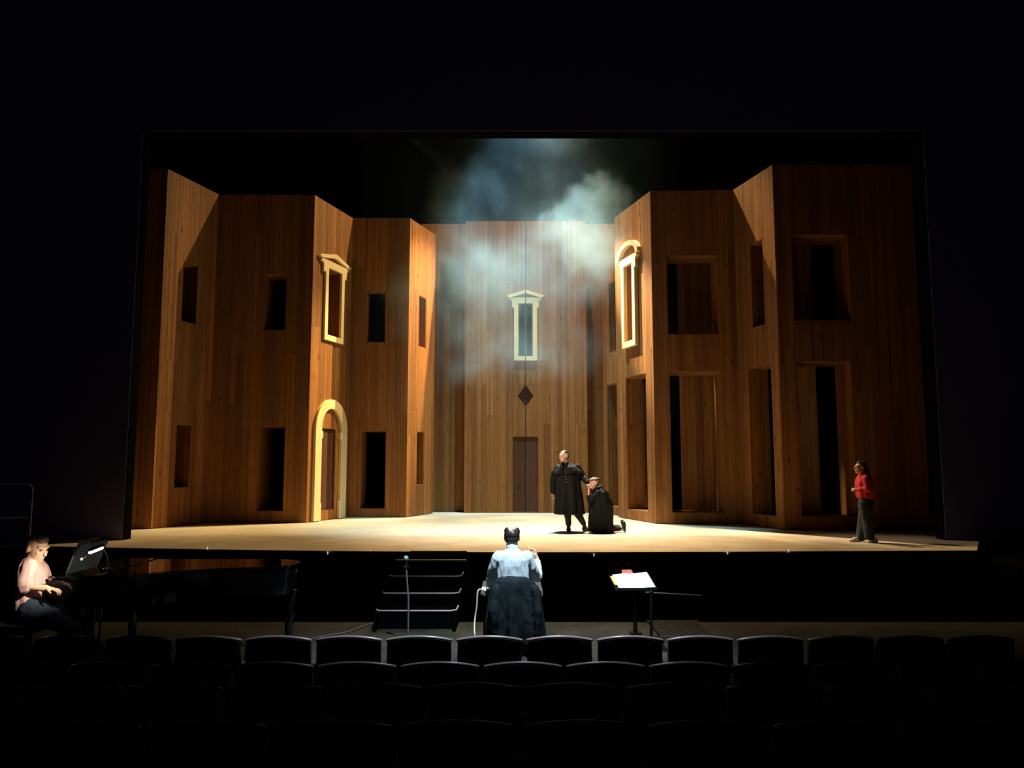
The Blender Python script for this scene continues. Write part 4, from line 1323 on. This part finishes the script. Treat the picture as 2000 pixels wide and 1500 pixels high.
# ---- 5. pianist in the pink shirt
DP = 7.45
def P5(x, y, dz=0.0): return at(x, y, DP + dz)
base = Vector((P5(58, 1200).x, DP, FL))
pi_ = empty('person', base, 'seated grey-haired man in pink short-sleeved shirt and jeans at the piano', 'person')
hc = P5(72.5, 1070.5); look = (0.93, -0.34, -0.30)
bm = bmesh.new()
head_pieces(bm, hc, look, 1.12)
limbpts(bm, [P5(69, 1078), P5(65, 1090), P5(63, 1102)], [0.058, 0.060, 0.07])
ell(bm, P5(62, 1120), (0.105, 0.15, 0.15)); ell(bm, P5(62, 1145), (0.105, 0.14, 0.17)); ell(bm, P5(62, 1172), (0.11, 0.15, 0.11))
es_, hs_ = [], []
for dd in (-0.19, 0.19):
    sh = P5(56 if dd < 0 else 72, 1104, dd); e_ = P5(48 if dd < 0 else 80, 1146 if dd < 0 else 1140, dd * 1.15); h_ = P5(90 if dd < 0 else 112, 1149 if dd < 0 else 1140, dd * 0.8 - 0.02)
    limbpts(bm, [sh, e_, h_], [0.058, 0.046, 0.032])
    hand(bm, h_, (0.9, 0.05, -0.12), (0, 0, -1), 0.5, 1.0, -1 if dd < 0 else 1)
    limbpts(bm, [P5(60, 1176, dd * 0.5), V3(base.x + 0.48, DP + dd * 0.6, FL + 0.54), V3(base.x + 0.42, DP + dd * 0.6, FL + 0.10)], [0.07, 0.055, 0.042])
remesh_build('body', bm, M['skin'], pi_, 0.007)
eyes(hc, look, pi_, 1.12)
R = frame_axes(look)
bm = bmesh.new()
ell(bm, hw((0, 0.030, 0.046)), (0.082, 0.090, 0.078), R); ell(bm, hw((0, 0.060, -0.022)), (0.076, 0.052, 0.060), R); ell(bm, hw((0, -0.03, 0.080)), (0.062, 0.055, 0.036), R)
remesh_build('hair', bm, M['hair_grey'], pi_, 0.007, folds=0.006, fscale=40)
bm = bmesh.new()
def pr(y, x0, x1, ry):
    a, b = P5(x0, y), P5(x1, y)
    return ((a + b) / 2, (b.x - a.x) / 2, ry)
loft(bm, [pr(1190, 41, 90, 0.20), pr(1184, 40, 91, 0.21), pr(1165, 38, 91, 0.21), pr(1145, 37, 91, 0.20), pr(1120, 38, 88, 0.20), pr(1107, 40, 82, 0.195), pr(1099, 46, 77, 0.155), pr(1092, 55, 73, 0.09)], 44, fold=0.05, nf=9)
for dd in (-0.19, 0.19):
    limbpts(bm, [P5(54 if dd < 0 else 72, 1106, dd), P5(47 if dd < 0 else 79, 1134, dd * 1.15), P5(48 if dd < 0 else 80, 1143, dd * 1.15)], [0.088, 0.084, 0.080])
remesh_build('shirt', bm, M['shirt_pink'], pi_, 0.008, folds=0.012, fscale=13)
bm = bmesh.new()
for dd in (-0.1, 0.1):
    limbpts(bm, [P5(58, 1188, dd), V3(base.x + 0.48, DP + dd * 1.1, FL + 0.56), V3(base.x + 0.43, DP + dd * 1.1, FL + 0.12)], [0.125, 0.088, 0.065])
remesh_build('jeans', bm, M['jeans'], pi_, 0.009, folds=0.006)
for dd in (-0.11, 0.11):
    shoe('shoe', (base.x + 0.36, DP + dd, FL), (base.x + 0.64, DP + dd, FL), 0.10, 0.10, M['boot'], pi_)
# bench
bn = empty('piano_bench', V3(base.x, DP, FL), 'black piano bench under the man in pink', 'bench')
zb = P5(60, 1203).z - 0.02
one_box('bench_seat', (base.x, DP, zb - 0.06), (0.36, 0.6, 0.07), M['seat_fabric'], bn)
for sx in (-1, 1):
    for sy in (-1, 1):
        one_box('leg', (base.x + sx * 0.15, DP + sy * 0.26, (FL + zb - 0.1) / 2), (0.04, 0.04, zb - 0.1 - FL), M['boot'], bn)

# ------------------------------------------------------------------ grand piano
LZ = at(420, 1108, 8.1).z
kx = at(108, 1130, 7.9).x
far_y, near_y = 8.78, 7.38
tail_x = at(592, 1098, 8.6).x
gp = empty('grand_piano', V3((kx + tail_x) / 2, 8.1, FL), 'black closed grand piano whose lid mirrors the lit wooden walls', 'piano')
def outline(z, inset=0.0, k0=0.25):
    pts = [V3(kx + k0, far_y - inset, z)]
    cxn = tail_x - 0.33
    pts.append(V3(cxn, far_y - inset, z))
    for i in range(1, 12):
        a = math.pi / 2 - math.pi * i / 11 * 0.92
        pts.append(V3(cxn + (0.33 - inset) * math.cos(a), far_y - 0.33 + (0.33 - inset) * math.sin(a), z))
    L = cxn - kx
    for f, dy in ((0.90, 0.70), (0.78, 0.78), (0.66, 0.92), (0.55, 1.12), (0.45, 1.28), (0.34, 1.37), (0.22, 1.40)):
        pts.append(V3(kx + L * f, far_y - dy + inset, z))
    pts.append(V3(kx + k0, near_y + inset, z))
    return pts
bm = bmesh.new(); prism(bm, outline(LZ - 0.30, 0.02, 0.22), V3(0, 0, 0.27)); bmesh.ops.recalc_face_normals(bm, faces=bm.faces); build('case', bm, M['piano'], gp)
bm = bmesh.new(); prism(bm, outline(LZ - 0.025, 0.0, 0.62), V3(0, 0, 0.025)); bmesh.ops.recalc_face_normals(bm, faces=bm.faces); build('lid', bm, M['piano'], gp)
bm = bmesh.new(); box(bm, (kx + 0.42, (far_y + near_y) / 2, LZ + 0.0), (0.38, far_y - near_y - 0.02, 0.02)); build('front_lid_flap', bm, M['piano'], gp)
bm = bmesh.new(); box(bm, (kx + 0.10, (far_y + near_y) / 2, LZ - 0.24), (0.30, far_y - near_y - 0.02, 0.10)); build('keybed', bm, M['piano'], gp)
for yy in (near_y + 0.05, far_y - 0.05):
    one_box('cheek', (kx + 0.10, yy, LZ - 0.13), (0.28, 0.09, 0.14), M['piano'], gp)
kb = empty('keyboard', V3(0, 0, 0), None, None); kb.parent = gp; kb.location = V3(kx + 0.07, (far_y + near_y) / 2, LZ - 0.18) - gp.location
nk = 52
kw = (far_y - near_y - 0.22) / nk
bm = bmesh.new()
for i in range(nk):
    box(bm, (kx + 0.07, near_y + 0.11 + kw * (i + 0.5), LZ - 0.178), (0.15, kw * 0.93, 0.018))
o = build('white_keys', bm, M['ivory'], kb); o['kind'] = 'stuff'
bm = bmesh.new()
for i in range(nk - 1):
    if i % 7 in (2, 6): continue
    box(bm, (kx + 0.095, near_y + 0.11 + kw * (i + 1), LZ - 0.165), (0.095, kw * 0.5, 0.014))
o = build('black_keys', bm, M['boot'], kb); o['kind'] = 'stuff'
for x, y in ((kx + 0.45, near_y + 0.15), (kx + 0.45, far_y - 0.15), (at(565, 1220, 8.45).x, 8.45)):
    bm = bmesh.new(); tube(bm, [V3(x, y, FL + 0.06), V3(x, y, FL + 0.3), V3(x, y, LZ - 0.30)], [0.032, 0.045, 0.06], 10)
    lg = build('leg', bm, M['piano'], gp, smooth=True)
    bm = bmesh.new(); ell(bm, V3(x, y, FL + 0.032), (0.02, 0.032, 0.032), seg=10, rings=8); build('caster', bm, M['chrome'], lg, smooth=True)
bm = bmesh.new(); box(bm, (kx + 0.35, 8.08, FL + 0.1), (0.12, 0.22, 0.04)); tube(bm, [V3(kx + 0.35, 8.02, FL + 0.1), V3(kx + 0.35, 8.02, LZ - 0.3)], 0.012, 8); tube(bm, [V3(kx + 0.35, 8.14, FL + 0.1), V3(kx + 0.35, 8.14, LZ - 0.3)], 0.012, 8)
build('pedal_lyre', bm, M['piano'], gp)
# music desk with sheets
md0 = V3(kx + 0.30, 7.55, LZ + 0.01); md1 = V3(kx + 0.30, 8.10, LZ + 0.01)
lean = V3(0.10, 0, at(170, 1056, 8.1).z - LZ)
bm = bmesh.new(); prism(bm, [md0, md1, md1 + lean, md0 + lean], V3(0.015, 0, 0)); build('music_desk', bm, M['piano'], gp)
for i, (a, b, lab) in enumerate(((0.05, 0.36, 'nearer the stalls'), (0.40, 0.70, 'nearer the stage'))):
    p = md0 + (md1 - md0) * a + V3(-0.012, 0, 0.015); q = md0 + (md1 - md0) * b + V3(-0.012, 0, 0.015)
    bm = bmesh.new(); prism(bm, [p, q, q + lean * 1.12, p + lean * 1.12], V3(0.006, 0, 0))
    tag(build('sheet_music', bm, M['paper_dim'], origin=p), 'dim sheet of music on the piano desk, ' + lab, 'sheet music')

# lamp on the piano, bar-shaped head
la, lb = at(176, 1079, 7.25), at(199, 1070, 7.3)
lp = empty('piano_lamp', V3(kx + 0.30, 7.6, LZ), 'glowing bar lamp on the piano lighting the keyboard', 'lamp')
bm = bmesh.new(); tube(bm, [la, lb], 0.014, 10); o = build('lamp_bar', bm, M['lamp_glow'], lp, smooth=True)
bm = bmesh.new(); tube(bm, [la + V3(0, 0, 0.022), lb + V3(0, 0, 0.022)], 0.017, 10); build('lamp_shade', bm, M['steel'], lp, smooth=True)
bm = bmesh.new(); tube(bm, [at(199, 1070, 7.3), at(208, 1085, 7.5), at(211, 1108, 7.6)], 0.007, 8); build('arm', bm, M['chrome'], lp, smooth=True)
bm = bmesh.new(); tube(bm, [at(176, 1079, 7.25), at(170, 1086, 7.28), at(163, 1091, 7.3)], 0.006, 8); build('arm', bm, M['chrome'], lp, smooth=True)
bm = bmesh.new(); ell(bm, at(159.5, 1092, 7.3), (0.012, 0.010, 0.014), seg=10, rings=8); o = build('glint_dot', bm, M['dot_glow'], lp, smooth=True); o['label'] = 'small yellow-white glint given as glow'  # glint on a small fitting, made as a glowing dot
bm = bmesh.new(); ell(bm, at(208, 1110, 7.6), (0.04, 0.03, 0.018), seg=12, rings=8); build('base', bm, M['chrome'], lp, smooth=True)
pl = bpy.data.lights.new('piano_lamp_light', 'SPOT'); pl.energy = 40; pl.color = (1, 0.86, 0.62); pl.spot_size = math.radians(60); pl.spot_blend = 0.9; pl.shadow_soft_size = 0.03
po = bpy.data.objects.new('piano_lamp_light', pl); COL.objects.link(po); po.parent = lp
po.location = at(150, 1072, 7.0) - lp.location
po.rotation_euler = (P5(78, 1132) - at(150, 1072, 7.0)).to_track_quat('-Z', 'Y').to_euler()
# small things on and by the piano
bm = bmesh.new(); p = at(240, 1103, 7.9); loft(bm, [((p.x, p.y, LZ), 0.022, 0.022), ((p.x, p.y, LZ + 0.05), 0.024, 0.024)], 14)
tag(build('white_cup', bm, M['paper_dim'], smooth=True, origin=(p.x, p.y, LZ)), 'small white cup standing on the piano lid', 'cup')
p = at(133, 1131, 7.6)
bm = bmesh.new(); prism(bm, [p + V3(-0.025, -0.02, 0), p + V3(0.025, -0.02, 0.008), p + V3(0.03, 0.02, 0.02), p + V3(-0.02, 0.02, 0.012)], V3(0, 0, 0.008))
tag(build('note_card', bm, M['paper'], origin=p), 'small white note card at the keyboard end of the piano', 'card')

# ------------------------------------------------------------------ side railing, piano side
rl = empty('side_railing', V3(at(40, 1000, 11).x, 11, FL), 'thin dim metal railing beyond the man in pink', 'railing')
for nm_, pts, r in (('top_rail', [at(-60, 945, 11), at(50, 946, 11), at(60, 949, 11), at(63, 957, 11)], 0.016), ('lower_rail', [at(-60, 1014, 11), at(56, 1012, 11)], 0.012),
                    ('end_post', [at(63, 955, 11), at(57, 1046, 11), V3(at(57, 1046, 11).x, 11, FL)], 0.016), ('post', [at(-30, 946, 11), V3(at(-30, 1046, 11).x, 11, FL)], 0.016)):
    bm = bmesh.new(); tube(bm, pts, r, 8); build(nm_, bm, M['rail_metal'], rl, smooth=True)

# ------------------------------------------------------------------ theatre seats
def make_seat():
    t = empty('theatre_seat', (0, 0, 0), None, None)
    n, Wd = 14, 0.485
    def arc(x, z0):                       # plan curve of the back and its crown
        k = (x / (Wd / 2)) ** 2
        return 0.035 * (1 - k), z0 - 0.032 * k
    bm = bmesh.new()
    rows_ = []
    xs = [-Wd / 2 + Wd * i / n for i in range(n + 1)]
    zl = [0.36, 0.50, 0.66, SEAT_H - 0.015]
    for th in (0, 1):
        g = []
        for j, z in enumerate(zl):
            r_ = []
            for x in xs:
                yb, zt_ = arc(x, z if j == 3 else z)
                zz = zt_ if j == 3 else z
                xx = x * (1.0 if j < 3 else 0.99)
                r_.append(bm.verts.new((xx, -yb * 1.0 - 0.05 * (z - 0.36) + (0.045 if th else 0), zz)))
            g.append(r_)
        rows_.append(g)
    for g, fl_ in zip(rows_, (False, True)):
        for j in range(3):
            for i in range(n):
                q = (g[j][i], g[j][i + 1], g[j + 1][i + 1], g[j + 1][i])
                bm.faces.new(tuple(reversed(q)) if fl_ else q)
    a_, b_ = rows_
    for j in range(3):
        bm.faces.new((a_[j][0], a_[j + 1][0], b_[j + 1][0], b_[j][0])); bm.faces.new((a_[j][n], b_[j][n], b_[j + 1][n], a_[j + 1][n]))
    for i in range(n):
        bm.faces.new((a_[3][i], a_[3][i + 1], b_[3][i + 1], b_[3][i])); bm.faces.new((a_[0][i], b_[0][i], b_[0][i + 1], a_[0][i + 1]))
    build('back_shell', bm, M['seat_shell'], t, smooth=False)
    bm = bmesh.new()
    pts = []
    for i in range(n + 1):
        x = xs[i]; yb, zt_ = arc(x, SEAT_H - 0.008)
        pts.append((x * 0.995, -yb - 0.05 * (SEAT_H - 0.36) + 0.02, zt_))
    tube(bm, pts, 0.013, 8); build('top_rim', bm, M['seat_rim'], t, smooth=True)
    bm = bmesh.new(); box(bm, (0, 0.035, 0.60), (0.42, 0.05, 0.32), Matrix.Rotation(0.06, 3, 'X')); bmesh.ops.bevel(bm, geom=bm.edges, offset=0.018, segments=2, affect='EDGES'); build('back_cushion', bm, M['seat_fabric'], t, smooth=True)
    bm = bmesh.new(); box(bm, (0, 0.13, 0.50), (0.42, 0.09, 0.40), Matrix.Rotation(-0.15, 3, 'X')); bmesh.ops.bevel(bm, geom=bm.edges, offset=0.025, segments=2, affect='EDGES'); build('folded_seat', bm, M['seat_fabric'], t, smooth=True)
    for k in (-1, 1):
        bm = bmesh.new(); box(bm, (k * 0.262, 0.12, 0.56), (0.04, 0.30, 0.035)); bmesh.ops.bevel(bm, geom=bm.edges, offset=0.012, segments=2, affect='EDGES'); build('armrest', bm, M['seat_fabric'], t, smooth=True)
        bm = bmesh.new(); box(bm, (k * 0.258, 0.06, 0.27), (0.03, 0.09, 0.54)); build('leg', bm, M['black'], t)
    return t


def copy_tree(o, parent=None):
    c = o.copy(); COL.objects.link(c); c.parent = parent
    for chd in list(o.children): copy_tree(chd, c)
    return c


NUMS = ['', 'first', 'second', 'third', 'fourth', 'fifth', 'sixth', 'seventh', 'eighth']
ROWN = ['row closest to pit', 'second row from pit', 'third row from pit', 'row farthest from pit']
proto = None
for ri, r in enumerate(ROWS):
    k0 = round((1003 - r['cx']) / r['pitch'])
    k = -12
    for k in range(-12, 13):
        px = r['cx'] + k * r['pitch']
        if px < -r['pitch'] * 0.3 or px > 2000 + r['pitch'] * 0.3: continue
        x = at(px, r['y'], r['D']).x
        if proto is None:
            proto = make_seat(); s_ = proto
        else:
            s_ = copy_tree(proto)
        s_.location = (x, r['D'], r['z'] if True else 0)
        m_ = k - k0
        if ri == 0 and r['z'] > FL - 0.05: s_.location.z = r['z']
        if m_ == 0: pos = 'directly behind the conductor'
        elif m_ < 0: pos = NUMS[-m_] + ' toward piano from conductor'
        else: pos = NUMS[m_] + ' away from piano from conductor'
        tag(s_, 'dark theatre seat, ' + ROWN[ri] + ', ' + pos, 'seat', 'theatre seats in the ' + ROWN[ri])
